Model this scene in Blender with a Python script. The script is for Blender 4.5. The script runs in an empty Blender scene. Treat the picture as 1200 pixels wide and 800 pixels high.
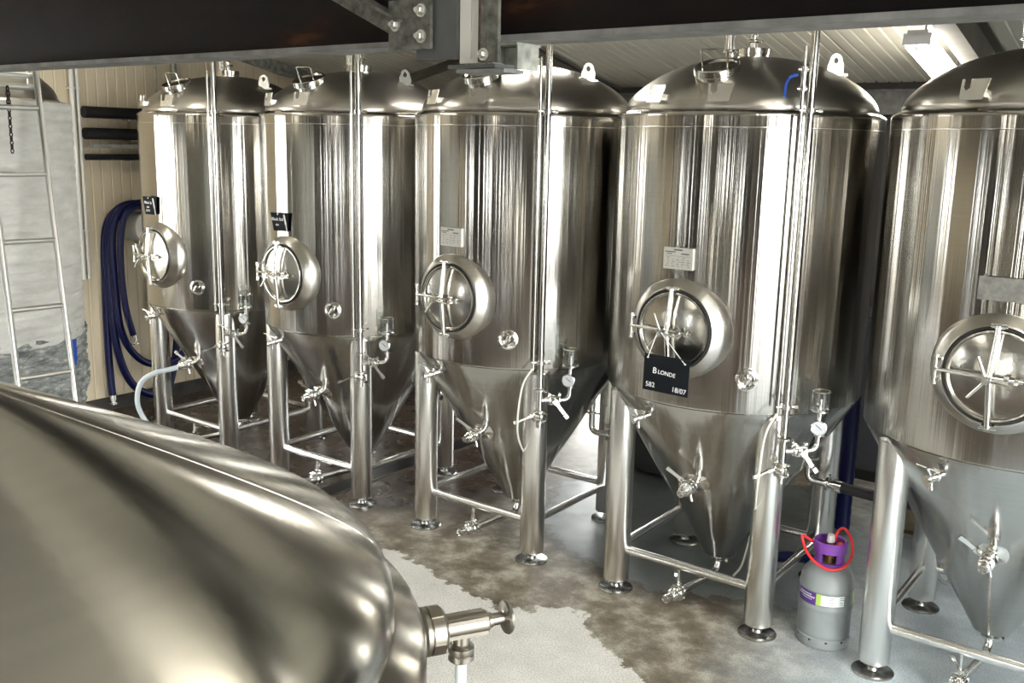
import bpy, math, random
from mathutils import Vector, Matrix

random.seed(7)
PI = math.pi
R_ = math.radians
scene = bpy.context.scene
col = scene.collection

# ------------------------------------------------------------------ camera
YAW, PITCH, ROLL = 0.63650, 0.19898, 0.02234
CAM = Vector((2.2819, -5.2668, 2.6075))
Fw = Vector((-math.sin(YAW) * math.cos(PITCH), math.cos(YAW) * math.cos(PITCH), -math.sin(PITCH)))
Rt = Vector((math.cos(YAW), math.sin(YAW), 0))
Up = Rt.cross(Fw)
Rt2 = Rt * math.cos(ROLL) + Up * math.sin(ROLL)
Up2 = -Rt * math.sin(ROLL) + Up * math.cos(ROLL)
cd = bpy.data.cameras.new('camera')
cd.sensor_width = 36.0
cd.lens = 1141.47 / 1200 * 36
cd.clip_start = 0.05
cam = bpy.data.objects.new('camera', cd)
col.objects.link(cam)
cam.matrix_world = Matrix(((Rt2.x, Up2.x, -Fw.x, CAM.x), (Rt2.y, Up2.y, -Fw.y, CAM.y), (Rt2.z, Up2.z, -Fw.z, CAM.z), (0, 0, 0, 1)))
scene.camera = cam

# ------------------------------------------------------------------ world, daylight, exposure
scene.view_settings.view_transform = 'Standard'
scene.view_settings.look = 'None'
scene.view_settings.gamma = 1.0
scene.view_settings.use_curve_mapping = False
scene.view_settings.exposure = 1.35
SKY = 8.0
w = bpy.data.worlds.new('overcast_sky')
scene.world = w
w.use_nodes = True
bg = w.node_tree.nodes['Background']
bg.inputs['Color'].default_value = (0.97, 0.985, 0.955, 1)
bg.inputs['Strength'].default_value = SKY
LAMP = 11.0
try:
    scene.cycles.max_bounces = 10
    scene.cycles.glossy_bounces = 6
    scene.cycles.diffuse_bounces = 4
    scene.cycles.sample_clamp_indirect = 6.0
    scene.cycles.caustics_reflective = True
    scene.cycles.blur_glossy = 0.5
except Exception:
    pass

# room limits
XL, XR, YB, YF = -6.3, 5.2, 3.25, -10.0
EAVE, SLOPE, YRIDGE = 3.18, 0.197, -3.4
def roof_z(y):
    if y >= YRIDGE:
        return EAVE + SLOPE * (YB - y)
    return EAVE + SLOPE * (YB - YRIDGE) - SLOPE * (YRIDGE - y)

def portal(name, loc, rot, sx, sy):
    l = bpy.data.lights.new(name, 'AREA')
    l.shape = 'RECTANGLE'
    l.size = sx
    l.size_y = sy
    l.cycles.is_portal = True
    o = bpy.data.objects.new(name, l)
    o.location = loc
    o.rotation_euler = rot
    col.objects.link(o)
DOOR_R = (-6.4, -1.7, 0.0, 3.5)       # y0 y1 z0 z1 in the right wall
DOOR_B = (-3.1, -2.1, 0.0, 1.9)       # x0 x1 z0 z1 in the back wall
WIN_L = (-5.0, -2.3, 0.6, 3.0)        # y0 y1 z0 z1 in the left wall
WIN_F = [(-5.2, -4.7), (-2.0, -1.6), (0.9, 1.5), (3.6, 4.0)]   # x ranges in the front wall
portal('portal_right', (XR, (DOOR_R[0] + DOOR_R[1]) / 2, 1.75), (0, PI / 2, 0), 3.5, DOOR_R[1] - DOOR_R[0])
portal('portal_back', ((DOOR_B[0] + DOOR_B[1]) / 2, YB, 0.95), (-PI / 2, 0, 0), DOOR_B[1] - DOOR_B[0], 1.9)
portal('portal_left', (XL, (WIN_L[0] + WIN_L[1]) / 2, 1.8), (0, -PI / 2, 0), 2.4, WIN_L[1] - WIN_L[0])
for (a, b) in WIN_F:
    portal('portal_front', ((a + b) / 2, YF, 1.6), (PI / 2, 0, 0), b - a, 2.0)

# ------------------------------------------------------------------ materials
M = {}
def new_mat(name):
    m = bpy.data.materials.new(name)
    m.use_nodes = True
    nt = m.node_tree
    b = nt.nodes['Principled BSDF']
    M[name] = m
    return m, nt, b
def N(nt, typ, **kw):
    n = nt.nodes.new(typ)
    for k, v in kw.items():
        setattr(n, k, v)
    return n
def ramp(nt, fac, stops):
    r = N(nt, 'ShaderNodeValToRGB')
    els = r.color_ramp.elements
    while len(els) > len(stops):
        els.remove(els[-1])
    while len(els) < len(stops):
        els.new(0.5)
    for e, (p, c) in zip(els, stops):
        e.position = p
        e.color = c if len(c) == 4 else (*c, 1)
    nt.links.new(fac, r.inputs['Fac'])
    return r.outputs['Color']
def noise_tex(nt, scale, vec=None, detail=4, rough=0.55, space='Object', mapping=None):
    tc = N(nt, 'ShaderNodeTexCoord')
    v = tc.outputs[space] if vec is None else vec
    if mapping:
        mp = N(nt, 'ShaderNodeMapping')
        mp.inputs['Scale'].default_value = mapping
        nt.links.new(v, mp.inputs['Vector'])
        v = mp.outputs['Vector']
    n = N(nt, 'ShaderNodeTexNoise')
    n.inputs['Scale'].default_value = scale
    n.inputs['Detail'].default_value = detail
    n.inputs['Roughness'].default_value = rough
    nt.links.new(v, n.inputs['Vector'])
    return n.outputs['Fac']
def bump(nt, b, height, strength=0.3, dist=0.01):
    bp = N(nt, 'ShaderNodeBump')
    bp.inputs['Strength'].default_value = strength
    bp.inputs['Distance'].default_value = dist
    nt.links.new(height, bp.inputs['Height'])
    nt.links.new(bp.outputs['Normal'], b.inputs['Normal'])
    return bp
def plain(name, color, rough=0.5, metal=0.0, bump_scale=None, bump_strength=0.15, bump_dist=0.003, var=0.0, space='Object', vscale=6, **kw):
    m, nt, b = new_mat(name)
    b.inputs['Base Color'].default_value = (*color, 1)
    b.inputs['Roughness'].default_value = rough
    b.inputs['Metallic'].default_value = metal
    for k, v in kw.items():
        b.inputs[k].default_value = v
    if var:
        f = noise_tex(nt, vscale, detail=6, space=space)
        lo = tuple(c * (1 - var) for c in color)
        hi = tuple(min(1, c * (1 + var)) for c in color)
        nt.links.new(ramp(nt, f, [(0.3, lo), (0.7, hi)]), b.inputs['Base Color'])
    if bump_scale:
        bump(nt, b, noise_tex(nt, bump_scale, detail=3, space=space), bump_strength, bump_dist)
    return m
def brushed(name, color, rough, aniso, strength, wave=(9, 9, 0.12), dist=0.004):
    """stainless sheet, polished round the tank: reflections smear up and down"""
    m, nt, b = new_mat(name)
    b.inputs['Metallic'].default_value = 1.0
    b.inputs['Roughness'].default_value = rough
    b.inputs['Anisotropic'].default_value = aniso
    b.inputs['Anisotropic Rotation'].default_value = 0.25
    tg = N(nt, 'ShaderNodeTangent', direction_type='RADIAL', axis='Z')
    nt.links.new(tg.outputs['Tangent'], b.inputs['Tangent'])
    f1 = noise_tex(nt, 1.0, detail=4, rough=0.5, mapping=wave)
    bump(nt, b, f1, strength, dist)
    f2 = noise_tex(nt, 1.0, detail=3, mapping=(3, 3, 90))
    c0 = tuple(c * 0.94 for c in color)
    nt.links.new(ramp(nt, f2, [(0.35, c0), (0.65, color)]), b.inputs['Base Color'])
    return m

brushed('brushed_shell', (0.53, 0.513, 0.48), 0.145, 0.95, 1.0, wave=(13, 13, 0.006), dist=0.0065)
brushed('brushed_cone', (0.50, 0.495, 0.48), 0.17, 0.90, 0.9, wave=(9, 9, 0.5))
brushed('brushed_dome', (0.58, 0.56, 0.52), 0.30, 0.6, 0.15, wave=(5, 5, 3))
brushed('brushed_front', (0.58, 0.56, 0.515), 0.21, 0.92, 0.3, wave=(6, 6, 2))
plain('satin_tube', (0.84, 0.835, 0.81), 0.27, 1.0, bump_scale=30, bump_strength=0.05)
plain('bright_steel', (0.76, 0.755, 0.73), 0.14, 1.0)
plain('pipe_steel', (0.50, 0.49, 0.46), 0.12, 1.0)
plain('dull_steel', (0.29, 0.27, 0.235), 0.33, 1.0)
plain('foot_steel', (0.42, 0.42, 0.41), 0.25, 1.0)
plain('door_steel', (0.50, 0.485, 0.445), 0.20, 1.0, bump_scale=7, bump_strength=0.4, bump_dist=0.01)
plain('gasket', (0.02, 0.02, 0.02), 0.6)
plain('name_plate', (0.62, 0.61, 0.57), 0.45, 0.6)
plain('tape_plate', (0.20, 0.195, 0.18), 0.5, 0.3, var=0.25, vscale=40)
plain('print_ink', (0.10, 0.10, 0.10), 0.7)
plain('chalkboard', (0.008, 0.010, 0.013), 0.7, **{'Specular IOR Level': 0.15})
plain('chalk', (0.85, 0.86, 0.86), 0.9)
plain('white_plastic', (0.75, 0.75, 0.74), 0.4)
plain('gauge_face', (0.55, 0.57, 0.6), 0.4)
plain('blue_plastic', (0.01, 0.06, 0.36), 0.35)
plain('navy_hose', (0.003, 0.006, 0.060), 0.38, **{'Specular IOR Level': 0.3})
plain('black_rubber', (0.012, 0.012, 0.016), 0.5)
plain('black_lagging', (0.008, 0.008, 0.010), 0.75, bump_scale=60)
plain('milk_hose', (0.62, 0.68, 0.72), 0.3, **{'Transmission Weight': 0.25})
plain('string_white', (0.8, 0.8, 0.78), 0.8)
plain('clear_line', (0.62, 0.63, 0.55), 0.3)
m, nt, b = new_mat('beam_paint')
b.inputs['Roughness'].default_value = 0.6
b.inputs['Specular IOR Level'].default_value = 0.12
fz = noise_tex(nt, 1.0, detail=6, rough=0.6, mapping=(2.2, 3, 7))
nt.links.new(ramp(nt, fz, [(0.30, (0.004, 0.004, 0.005)), (0.55, (0.009, 0.006, 0.005)), (0.66, (0.018, 0.007, 0.005)), (0.76, (0.075, 0.028, 0.010))]), b.inputs['Base Color'])
bump(nt, b, noise_tex(nt, 14), 0.2, 0.004)
plain('beam_edge', (0.17, 0.17, 0.165), 0.6, 0.0, var=0.35, vscale=14, bump_scale=40)
plain('galvanised', (0.36, 0.37, 0.33), 0.5, 0.5, var=0.45, vscale=22, bump_scale=50, bump_strength=0.3)
plain('weathered_plate', (0.105, 0.105, 0.09), 0.6, 0.3, var=0.6, vscale=45, bump_scale=60, bump_strength=0.5)
plain('rust', (0.07, 0.045, 0.03), 0.8, var=0.5, vscale=60)
plain('grey_plate', (0.085, 0.088, 0.088), 0.55, 0.2, var=0.2, vscale=8)
plain('white_paint', (0.70, 0.69, 0.64), 0.5)
plain('zinc_bolt', (0.55, 0.55, 0.50), 0.35, 0.9)
plain('rafter_paint', (0.115, 0.105, 0.088), 0.55, var=0.2)
plain('cream_panel', (0.66, 0.57, 0.42), 0.55, var=0.05, vscale=2)
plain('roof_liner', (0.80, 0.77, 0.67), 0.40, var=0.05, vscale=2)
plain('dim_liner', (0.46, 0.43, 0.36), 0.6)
plain('shaded_liner', (0.075, 0.066, 0.053), 0.6)
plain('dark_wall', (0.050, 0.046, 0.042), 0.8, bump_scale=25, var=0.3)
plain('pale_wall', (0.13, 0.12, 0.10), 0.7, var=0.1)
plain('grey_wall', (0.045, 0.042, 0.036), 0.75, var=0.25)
plain('yard', (0.28, 0.28, 0.27), 0.9, var=0.15)
plain('crate_black', (0.012, 0.012, 0.013), 0.35, bump_scale=14, bump_strength=0.5)
plain('cabinet_grey', (0.045, 0.047, 0.055), 0.5)
plain('bronze', (0.16, 0.13, 0.08), 0.5, 0.6, var=0.3)
plain('bottle_grey', (0.23, 0.25, 0.255), 0.42, var=0.08, vscale=10)
plain('collar_purple', (0.20, 0.055, 0.36), 0.45)
plain('label_purple', (0.09, 0.03, 0.22), 0.5)
plain('label_white', (0.78, 0.84, 0.82), 0.5)
plain('label_green', (0.40, 0.55, 0.12), 0.5)
plain('red_rubber', (0.72, 0.02, 0.02), 0.4)
plain('brass', (0.45, 0.30, 0.10), 0.35, 0.9)
plain('ladder_steel', (0.62, 0.62, 0.60), 0.3, 1.0)
plain('chain_dark', (0.03, 0.02, 0.015), 0.6, 0.4)
plain('wheel_grey', (0.22, 0.24, 0.25), 0.55)

# white plastic wrap with wrinkles
m, nt, b = new_mat('foam_wrap')
b.inputs['Roughness'].default_value = 0.35
f = noise_tex(nt, 1.0, detail=5, mapping=(5, 5, 14))
nt.links.new(ramp(nt, f, [(0.3, (0.44, 0.44, 0.415)), (0.7, (0.60, 0.60, 0.57))]), b.inputs['Base Color'])
bump(nt, b, noise_tex(nt, 1.0, detail=6, rough=0.7, mapping=(9, 9, 26)), 0.6, 0.02)
m, nt, b = new_mat('stretch_film')
b.inputs['Roughness'].default_value = 0.16
f = noise_tex(nt, 1.0, detail=6, rough=0.7, mapping=(10, 10, 34))
nt.links.new(ramp(nt, f, [(0.35, (0.15, 0.165, 0.165)), (0.55, (0.34, 0.36, 0.35)), (0.72, (0.75, 0.77, 0.75))]), b.inputs['Base Color'])
bump(nt, b, noise_tex(nt, 1.0, detail=6, rough=0.75, mapping=(14, 14, 40)), 0.9, 0.03)

# glass
m, nt, b = new_mat('clear_glass')
b.inputs['Base Color'].default_value = (0.93, 0.96, 0.95, 1)
b.inputs['Roughness'].default_value = 0.02
b.inputs['Transmission Weight'].default_value = 1.0
b.inputs['IOR'].default_value = 1.45
m, nt, b = new_mat('window_glass')
b.inputs['Base Color'].default_value = (1, 1, 1, 1)
b.inputs['Roughness'].default_value = 0.0
b.inputs['Transmission Weight'].default_value = 1.0
b.inputs['IOR'].default_value = 1.02

# lamp tube
def emit(name, color, strength):
    m, nt, b = new_mat(name)
    b.inputs['Base Color'].default_value = (0.9, 0.9, 0.9, 1)
    b.inputs['Emission Color'].default_value = (*color, 1)
    b.inputs['Emission Strength'].default_value = strength
emit('lamp_diffuser', (1.0, 0.95, 0.84), LAMP)

# concrete floor: stain and painted daylight outlines come as signed distances stored on the mesh
m, nt, b = new_mat('concrete')
L = nt.links
def attr(name):
    a = N(nt, 'ShaderNodeAttribute')
    a.attribute_name = name
    return a.outputs['Fac']
def math_(op, a, bb, clamp=False):
    n = N(nt, 'ShaderNodeMath', operation=op, use_clamp=clamp)
    for i, v in enumerate((a, bb)):
        if isinstance(v, (int, float)):
            n.inputs[i].default_value = v
        else:
            L.new(v, n.inputs[i])
    return n.outputs[0]
def mixc(f, a, bb):
    n = N(nt, 'ShaderNodeMix', data_type='RGBA')
    if isinstance(f, (int, float)):
        n.inputs['Factor'].default_value = f
    else:
        L.new(f, n.inputs['Factor'])
    for k, v in (('A', a), ('B', bb)):
        s = [i for i in n.inputs if i.name == k and i.type == 'RGBA'][0]
        if isinstance(v, tuple):
            s.default_value = (*v, 1)
        else:
            L.new(v, s)
    return [o for o in n.outputs if o.type == 'RGBA'][0]
n_edge = noise_tex(nt, 9, detail=6, rough=0.65)
n_big = noise_tex(nt, 1.6, detail=5)
n_mid = noise_tex(nt, 5, detail=6, rough=0.65)
n_fine = noise_tex(nt, 130, detail=3, rough=0.7)
jit = math_('MULTIPLY', math_('SUBTRACT', n_edge, 0.5), 0.35)
def mask(att, width):
    return math_('ADD', math_('DIVIDE', math_('ADD', attr(att), jit), width), 0.5, True)
dry = mask('sd_dry', 0.02)
film = mask('sd_film', 0.03)
edge = math_('SUBTRACT', 1.0, math_('DIVIDE', math_('ABSOLUTE', math_('ADD', attr('sd_film'), jit), 0.0), 0.16), True)
daylit = mask('sd_daylight', 0.9)
damp_c = ramp(nt, n_mid, [(0.32, (0.095, 0.07, 0.045)), (0.48, (0.21, 0.178, 0.132)), (0.64, (0.46, 0.43, 0.36))])
dry_c = ramp(nt, n_mid, [(0.3, (0.66, 0.65, 0.61)), (0.7, (0.80, 0.79, 0.76))])
film_c = ramp(nt, n_big, [(0.35, (0.085, 0.095, 0.093)), (0.65, (0.17, 0.185, 0.185))])
daylit_c = ramp(nt, n_mid, [(0.3, (0.40, 0.46, 0.50)), (0.7, (0.60, 0.67, 0.71))])
brown_c = ramp(nt, n_big, [(0.35, (0.045, 0.032, 0.024)), (0.65, (0.10, 0.075, 0.055))])
c = damp_c
c = mixc(math_('MULTIPLY', edge, 0.85), c, (0.045, 0.035, 0.026))
c = mixc(mask('sd_brown', 0.5), c, brown_c)
c = mixc(film, c, film_c)
c = mixc(daylit, c, daylit_c)  # cool light from the right doorway painted into the floor colour
c = mixc(dry, c, dry_c)
speck = ramp(nt, n_fine, [(0.40, (0.55, 0.55, 0.55)), (0.60, (1.2, 1.2, 1.2))])
mm = N(nt, 'ShaderNodeMix', data_type='RGBA', blend_type='MULTIPLY')
mm.inputs['Factor'].default_value = 0.7
cs = [i for i in mm.inputs if i.type == 'RGBA']
L.new(c, cs[0]); L.new(speck, cs[1])
L.new([o for o in mm.outputs if o.type == 'RGBA'][0], b.inputs['Base Color'])
rgh = math_('SUBTRACT', 0.58, math_('MULTIPLY', film, 0.10))
rgh = math_('SUBTRACT', rgh, math_('MULTIPLY', mask('sd_brown', 0.5), 0.30))
rgh = math_('ADD', rgh, math_('MULTIPLY', dry, 0.25))
rgh = math_('ADD', rgh, math_('MULTIPLY', math_('SUBTRACT', n_mid, 0.5), 0.35), True)
L.new(rgh, b.inputs['Roughness'])
bump(nt, b, n_fine, 0.25, 0.004)

# ------------------------------------------------------------------ mesh helpers
def frame(o, z, x=None):
    """matrix with local z along z, local x near x, origin o"""
    z = Vector(z).normalized()
    if x is None:
        x = Vector((0, 0, 1)) if abs(z.z) < 0.9 else Vector((1, 0, 0))
    x = Vector(x)
    x = (x - z * x.dot(z)).normalized()
    y = z.cross(x)
    o = Vector(o)
    return Matrix(((x.x, y.x, z.x, o.x), (x.y, y.y, z.y, o.y), (x.z, y.z, z.z, o.z), (0, 0, 0, 1)))
I4 = Matrix.Identity(4)

class MB:
    def __init__(s, M0=None):
        s.v, s.f, s.M = [], [], (M0 or I4)
    def add(s, vs, fs, X=None):
        X = s.M @ X if X is not None else s.M
        k = len(s.v)
        s.v += [tuple(X @ Vector(p)) for p in vs]
        s.f += [tuple(i + k for i in f) for f in fs]
        return s
    def box(s, c, d, X=None):
        a, b_, e = d[0] / 2, d[1] / 2, d[2] / 2
        vs = [(c[0] + i * a, c[1] + j * b_, c[2] + k * e) for i in (-1, 1) for j in (-1, 1) for k in (-1, 1)]
        return s.add(vs, [(0, 1, 3, 2), (4, 6, 7, 5), (0, 4, 5, 1), (2, 3, 7, 6), (0, 2, 6, 4), (1, 5, 7, 3)], X)
    def lathe(s, prof, seg=24, X=None, cap0=True, cap1=True, a0=0.0, a1=2 * PI):
        full = abs(a1 - a0 - 2 * PI) < 1e-6
        n = seg if full else seg + 1
        vs, fs = [], []
        for r, z in prof:
            for i in range(n):
                t = a0 + (a1 - a0) * i / seg
                vs.append((r * math.cos(t), r * math.sin(t), z))
        for j in range(len(prof) - 1):
            for i in range(seg):
                i2 = (i + 1) % n
                fs.append((j * n + i, j * n + i2, (j + 1) * n + i2, (j + 1) * n + i))
        if full:
            if cap0: fs.append(tuple(reversed(range(n))))
            if cap1: fs.append(tuple(range((len(prof) - 1) * n, len(prof) * n)))
        return s.add(vs, fs, X)
    def tube(s, p0, p1, r, r1=None, seg=12, caps=True):
        p0, p1 = Vector(p0), Vector(p1)
        d = p1 - p0
        return s.lathe([(r, 0), (r1 if r1 is not None else r, d.length)], seg, frame(p0, d), caps, caps)
    def fit(s, p0, d, prof, seg=16):
        return s.lathe(prof, seg, frame(p0, d))
    def path(s, pts, r, seg=10, caps=True, rib=None):
        pts = [Vector(p) for p in pts]
        n = len(pts)
        vs, fs = [], []
        t0 = (pts[1] - pts[0]).normalized()
        ref = Vector((0, 0, 1)) if abs(t0.z) < 0.9 else Vector((1, 0, 0))
        x = (ref - t0 * ref.dot(t0)).normalized()
        for i, p in enumerate(pts):
            t = (pts[min(i + 1, n - 1)] - pts[max(i - 1, 0)]).normalized()
            x = (x - t * x.dot(t)).normalized()
            y = t.cross(x)
            rr = r if rib is None else r * (1 + (rib if i % 2 else 0))
            for k in range(seg):
                a = 2 * PI * k / seg
                vs.append(p + (x * math.cos(a) + y * math.sin(a)) * rr)
        for i in range(n - 1):
            for k in range(seg):
                k2 = (k + 1) % seg
                fs.append((i * seg + k, i * seg + k2, (i + 1) * seg + k2, (i + 1) * seg + k))
        if caps:
            fs.append(tuple(reversed(range(seg))))
            fs.append(tuple(range((n - 1) * seg, n * seg)))
        return s.add(vs, fs)
    def torus(s, R, r, X=None, seg=32, sub=8):
        return s.lathe([(R + r * math.cos(2 * PI * k / sub), r * math.sin(2 * PI * k / sub)) for k in range(sub + 1)], seg, X, False, False)
    def build(s, name, mat, parent=None, angle=40, smooth=True):
        me = bpy.data.meshes.new(name)
        me.from_pydata([tuple(p) for p in s.v], [], s.f)
        me.materials.append(M[mat])
        if smooth:
            me.shade_smooth()
            me.set_sharp_from_angle(angle=R_(angle))
        me.validate()
        o = bpy.data.objects.new(name, me)
        col.objects.link(o)
        o.parent = parent
        return o

def smooth_path(pts, n=8):
    """Catmull-Rom through the points"""
    P = [Vector(p) for p in pts]
    P = [P[0] * 2 - P[1]] + P + [P[-1] * 2 - P[-2]]
    out = []
    for i in range(1, len(P) - 2):
        for k in range(n):
            t = k / n
            a, b_, c_, d = P[i - 1], P[i], P[i + 1], P[i + 2]
            out.append(0.5 * (2 * b_ + (c_ - a) * t + (2 * a - 5 * b_ + 4 * c_ - d) * t * t + (3 * b_ - a - 3 * c_ + d) * t ** 3))
    out.append(P[-2])
    return out
def elbow(p, q, r_, r, n=6):
    """corner points from p through corner r_ to q is handled by caller; quarter bend polyline"""
    p, q, r = Vector(p), Vector(q), Vector(r)
    d0, d1 = (q - p).normalized(), (r - q).normalized()
    a, c_ = q - d0 * r_, q + d1 * r_
    out = [p]
    for k in range(n + 1):
        t = k / n
        out.append((1 - t) ** 2 * a + 2 * t * (1 - t) * q + t * t * c_)
    out.append(r)
    return out

def tag(o, label, cat, group=None, kind=None):
    o['label'] = label
    if cat: o['category'] = cat
    if group: o['group'] = group
    if kind: o['kind'] = kind
    return o
def struct(o, label=None):
    o['kind'] = 'structure'
    if label: o['label'] = label
    return o
def empty(name, loc=(0, 0, 0), rz=0.0):
    o = bpy.data.objects.new(name, None)
    o.location = loc
    o.rotation_euler = (0, 0, rz)
    o.empty_display_size = 0.1
    col.objects.link(o)
    return o
def kids(o):
    return [c_ for c_ in bpy.data.objects if c_.parent == o]
def copy_tree(o, parent=None):
    c_ = o.copy()
    col.objects.link(c_)
    c_.parent = parent
    for ch in kids(o):
        copy_tree(ch, c_)
    return c_
def text_mesh(name, s, size, mat, X, parent, align='CENTER', depth=0.0005):
    cu = bpy.data.curves.new(name, 'FONT')
    cu.body = s
    cu.size = size
    cu.align_x = align
    cu.align_y = 'CENTER'
    cu.extrude = depth
    cu.resolution_u = 3
    tmp = bpy.data.objects.new('tmp_text', cu)
    col.objects.link(tmp)
    dg = bpy.context.evaluated_depsgraph_get()
    me = bpy.data.meshes.new_from_object(tmp.evaluated_get(dg))
    bpy.data.objects.remove(tmp)
    me.name = name
    me.transform(X)
    me.materials.clear()
    me.materials.append(M[mat])
    o = bpy.data.objects.new(name, me)
    col.objects.link(o)
    o.parent = parent
    return o

# ================================================================== THE ROOM
# ---- floor with stain and painted daylight outlines as signed distances
def seg_d(p, a, b_):
    ax, ay = a; bx, by = b_
    dx, dy = bx - ax, by - ay
    t = max(0, min(1, ((p[0] - ax) * dx + (p[1] - ay) * dy) / (dx * dx + dy * dy)))
    return math.hypot(p[0] - ax - t * dx, p[1] - ay - t * dy)
def sdf(poly, p):
    d = min(seg_d(p, poly[i], poly[(i + 1) % len(poly)]) for i in range(len(poly)))
    ins = False
    for i in range(len(poly)):
        (x1, y1), (x2, y2) = poly[i], poly[(i + 1) % len(poly)]
        if (y1 > p[1]) != (y2 > p[1]) and p[0] < (x2 - x1) * (p[1] - y1) / (y2 - y1) + x1:
            ins = not ins
    return d if ins else -d
POLY = {
    'sd_dry': [(-2.1, -0.95), (-1.66, -0.936), (-1.31, -1.05), (-1.0, -1.10), (-0.755, -1.10), (-0.47, -0.825), (-0.28, -1.03), (-0.03, -1.18), (0.23, -1.29), (0.5, -1.6), (0.7, -2.1), (-1.0, -2.3), (-2.6, -1.8)],
    'sd_film': [(-1.75, 0.9), (-1.40, 0.12), (-1.03, -0.156), (-0.715, -0.24), (-0.42, -0.32), (-0.19, -0.36), (0.17, -0.14), (0.6, -0.05), (0.6, 1.2), (-0.2, 2.0), (-1.2, 2.0)],
    'sd_daylight': [(0.62, -0.45), (0.72, -0.9), (1.0, -1.4), (1.4, -2.2), (5.2, -2.5), (5.2, 3.2), (0.3, 3.2), (0.5, 1.0)],
    'sd_brown': [(-6.3, 3.2), (-6.3, -2.2), (-3.4, -1.2), (-2.3, -0.55), (-1.9, -0.05), (-1.9, 0.9), (-2.3, 1.4), (-2.3, 3.2)],
}
nx, ny = 116, 134
vs, fs = [], []
x0, x1, y0, y1 = XL - 0.1, XR + 0.1, YF - 0.1, YB + 0.1
for j in range(ny + 1):
    for i in range(nx + 1):
        vs.append((x0 + (x1 - x0) * i / nx, y0 + (y1 - y0) * j / ny, 0))
for j in range(ny):
    for i in range(nx):
        a = j * (nx + 1) + i
        fs.append((a, a + 1, a + nx + 2, a + nx + 1))
fm = MB(); fm.v = vs; fm.f = fs
floor = struct(fm.build('floor', 'concrete', smooth=False), 'stained damp concrete floor with pale dry patch')
for k, poly in POLY.items():
    at = floor.data.attributes.new(k, 'FLOAT', 'POINT')
    at.data.foreach_set('value', [max(-3, min(3, max(sdf(poly, (v[0], v[1])), (-2.1 - v[1]) if k == 'sd_brown' else -9))) for v in vs])  # brown also fills the unseen aisle, darkened for the shell reflections
# drain channel
dr = empty('floor_drain', (-2.99, 0.9, 0))
MB().box((0, 0, 0.002), (0.17, 4.2, 0.004)).build('channel', 'crate_black', dr, smooth=False)
MB().box((0.09, 0, 0.004), (0.012, 4.2, 0.008)).build('rim', 'dull_steel', dr, smooth=False)
struct(dr, 'narrow black drain channel in the floor under the tanks')
yard = MB().box((0, -3, -0.12), (60, 60, 0.1)).build('yard_ground', 'yard', smooth=False)
struct(yard, 'pale concrete yard outside the open doors')

# ---- ribbed panels
def panel_mesh(width, length, pitch, depth, name, mat, M0):
    """sheet in local x (width) by y (length), ribs along y standing in +z"""
    mb = MB(M0)
    prof = [(0, 0)]
    x = 0.0
    while x < width - 1e-6:
        prof += [(x + pitch * 0.10, depth), (x + pitch * 0.90, depth), (min(width, x + pitch), 0)]
        x += pitch
    vs = [(p[0], 0, p[1]) for p in prof] + [(p[0], length, p[1]) for p in prof]
    n = len(prof)
    mb.add(vs, [(i, i + 1, n + i + 1, n + i) for i in range(n - 1)])
    return mb
# left wall (window opening far left of the frame)
wl = MB()
T = 0.12
def wall_boxes(mb, axis, pos, lo, hi, ztop, holes, thick):
    """vertical wall along axis with rectangular holes (a0,a1,z0,z1)"""
    cuts = sorted({lo, hi, *[h[0] for h in holes], *[h[1] for h in holes]})
    for a, b_ in zip(cuts[:-1], cuts[1:]):
        mid = (a + b_) / 2
        zs = [(0, ztop)]
        for h in holes:
            if h[0] < mid < h[1]:
                zs = [(0, h[2]), (h[3], ztop)]
        for z0, z1 in zs:
            if z1 - z0 < 1e-4: continue
            if axis == 'y':
                mb.box((pos, mid, (z0 + z1) / 2), (thick, b_ - a, z1 - z0))
            else:
                mb.box((mid, pos, (z0 + z1) / 2), (b_ - a, thick, z1 - z0))
wall_boxes(wl, 'y', XL - T / 2 - 0.02, YF, YB, 4.6, [WIN_L], T)
wall_left = struct(wl.build('wall_left', 'cream_panel', smooth=False), 'cream ribbed metal cladding wall')
k = 0
y = -1.45
while y < YB - 0.01:
    wdt = min(1.0, YB - y)
    X = Matrix(((0, 0, 1, XL - 0.02), (1, 0, 0, y), (0, 1, 0, 0.12), (0, 0, 0, 1)))
    panel_mesh(wdt - 0.006, 4.3, 0.1, 0.008, '', '', X).build('wall_panel', 'cream_panel', wall_left, smooth=False)
    y += 1.0
struct(MB().box((XL + 0.015, 0.9, 0.06), (0.05, 4.7, 0.12)).build('baseboard_left', 'dark_wall', smooth=False), 'dark plinth along the foot of the cream wall')
wb = MB()
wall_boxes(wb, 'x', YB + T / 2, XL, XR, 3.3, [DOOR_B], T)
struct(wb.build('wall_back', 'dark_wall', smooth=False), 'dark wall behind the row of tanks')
wr = MB()
wall_boxes(wr, 'y', XR + T / 2, YF, YB, 4.6, [DOOR_R], T)
struct(wr.build('wall_right', 'pale_wall', smooth=False), 'pale wall with a wide open doorway')
wf = MB()
wall_boxes(wf, 'x', YF - T / 2, XL, XR, 3.6, [(a, b_, 0.6, 2.6) for a, b_ in WIN_F], T)
struct(wf.build('wall_front', 'grey_wall', smooth=False), 'grey wall behind the viewer with narrow windows')
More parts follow.
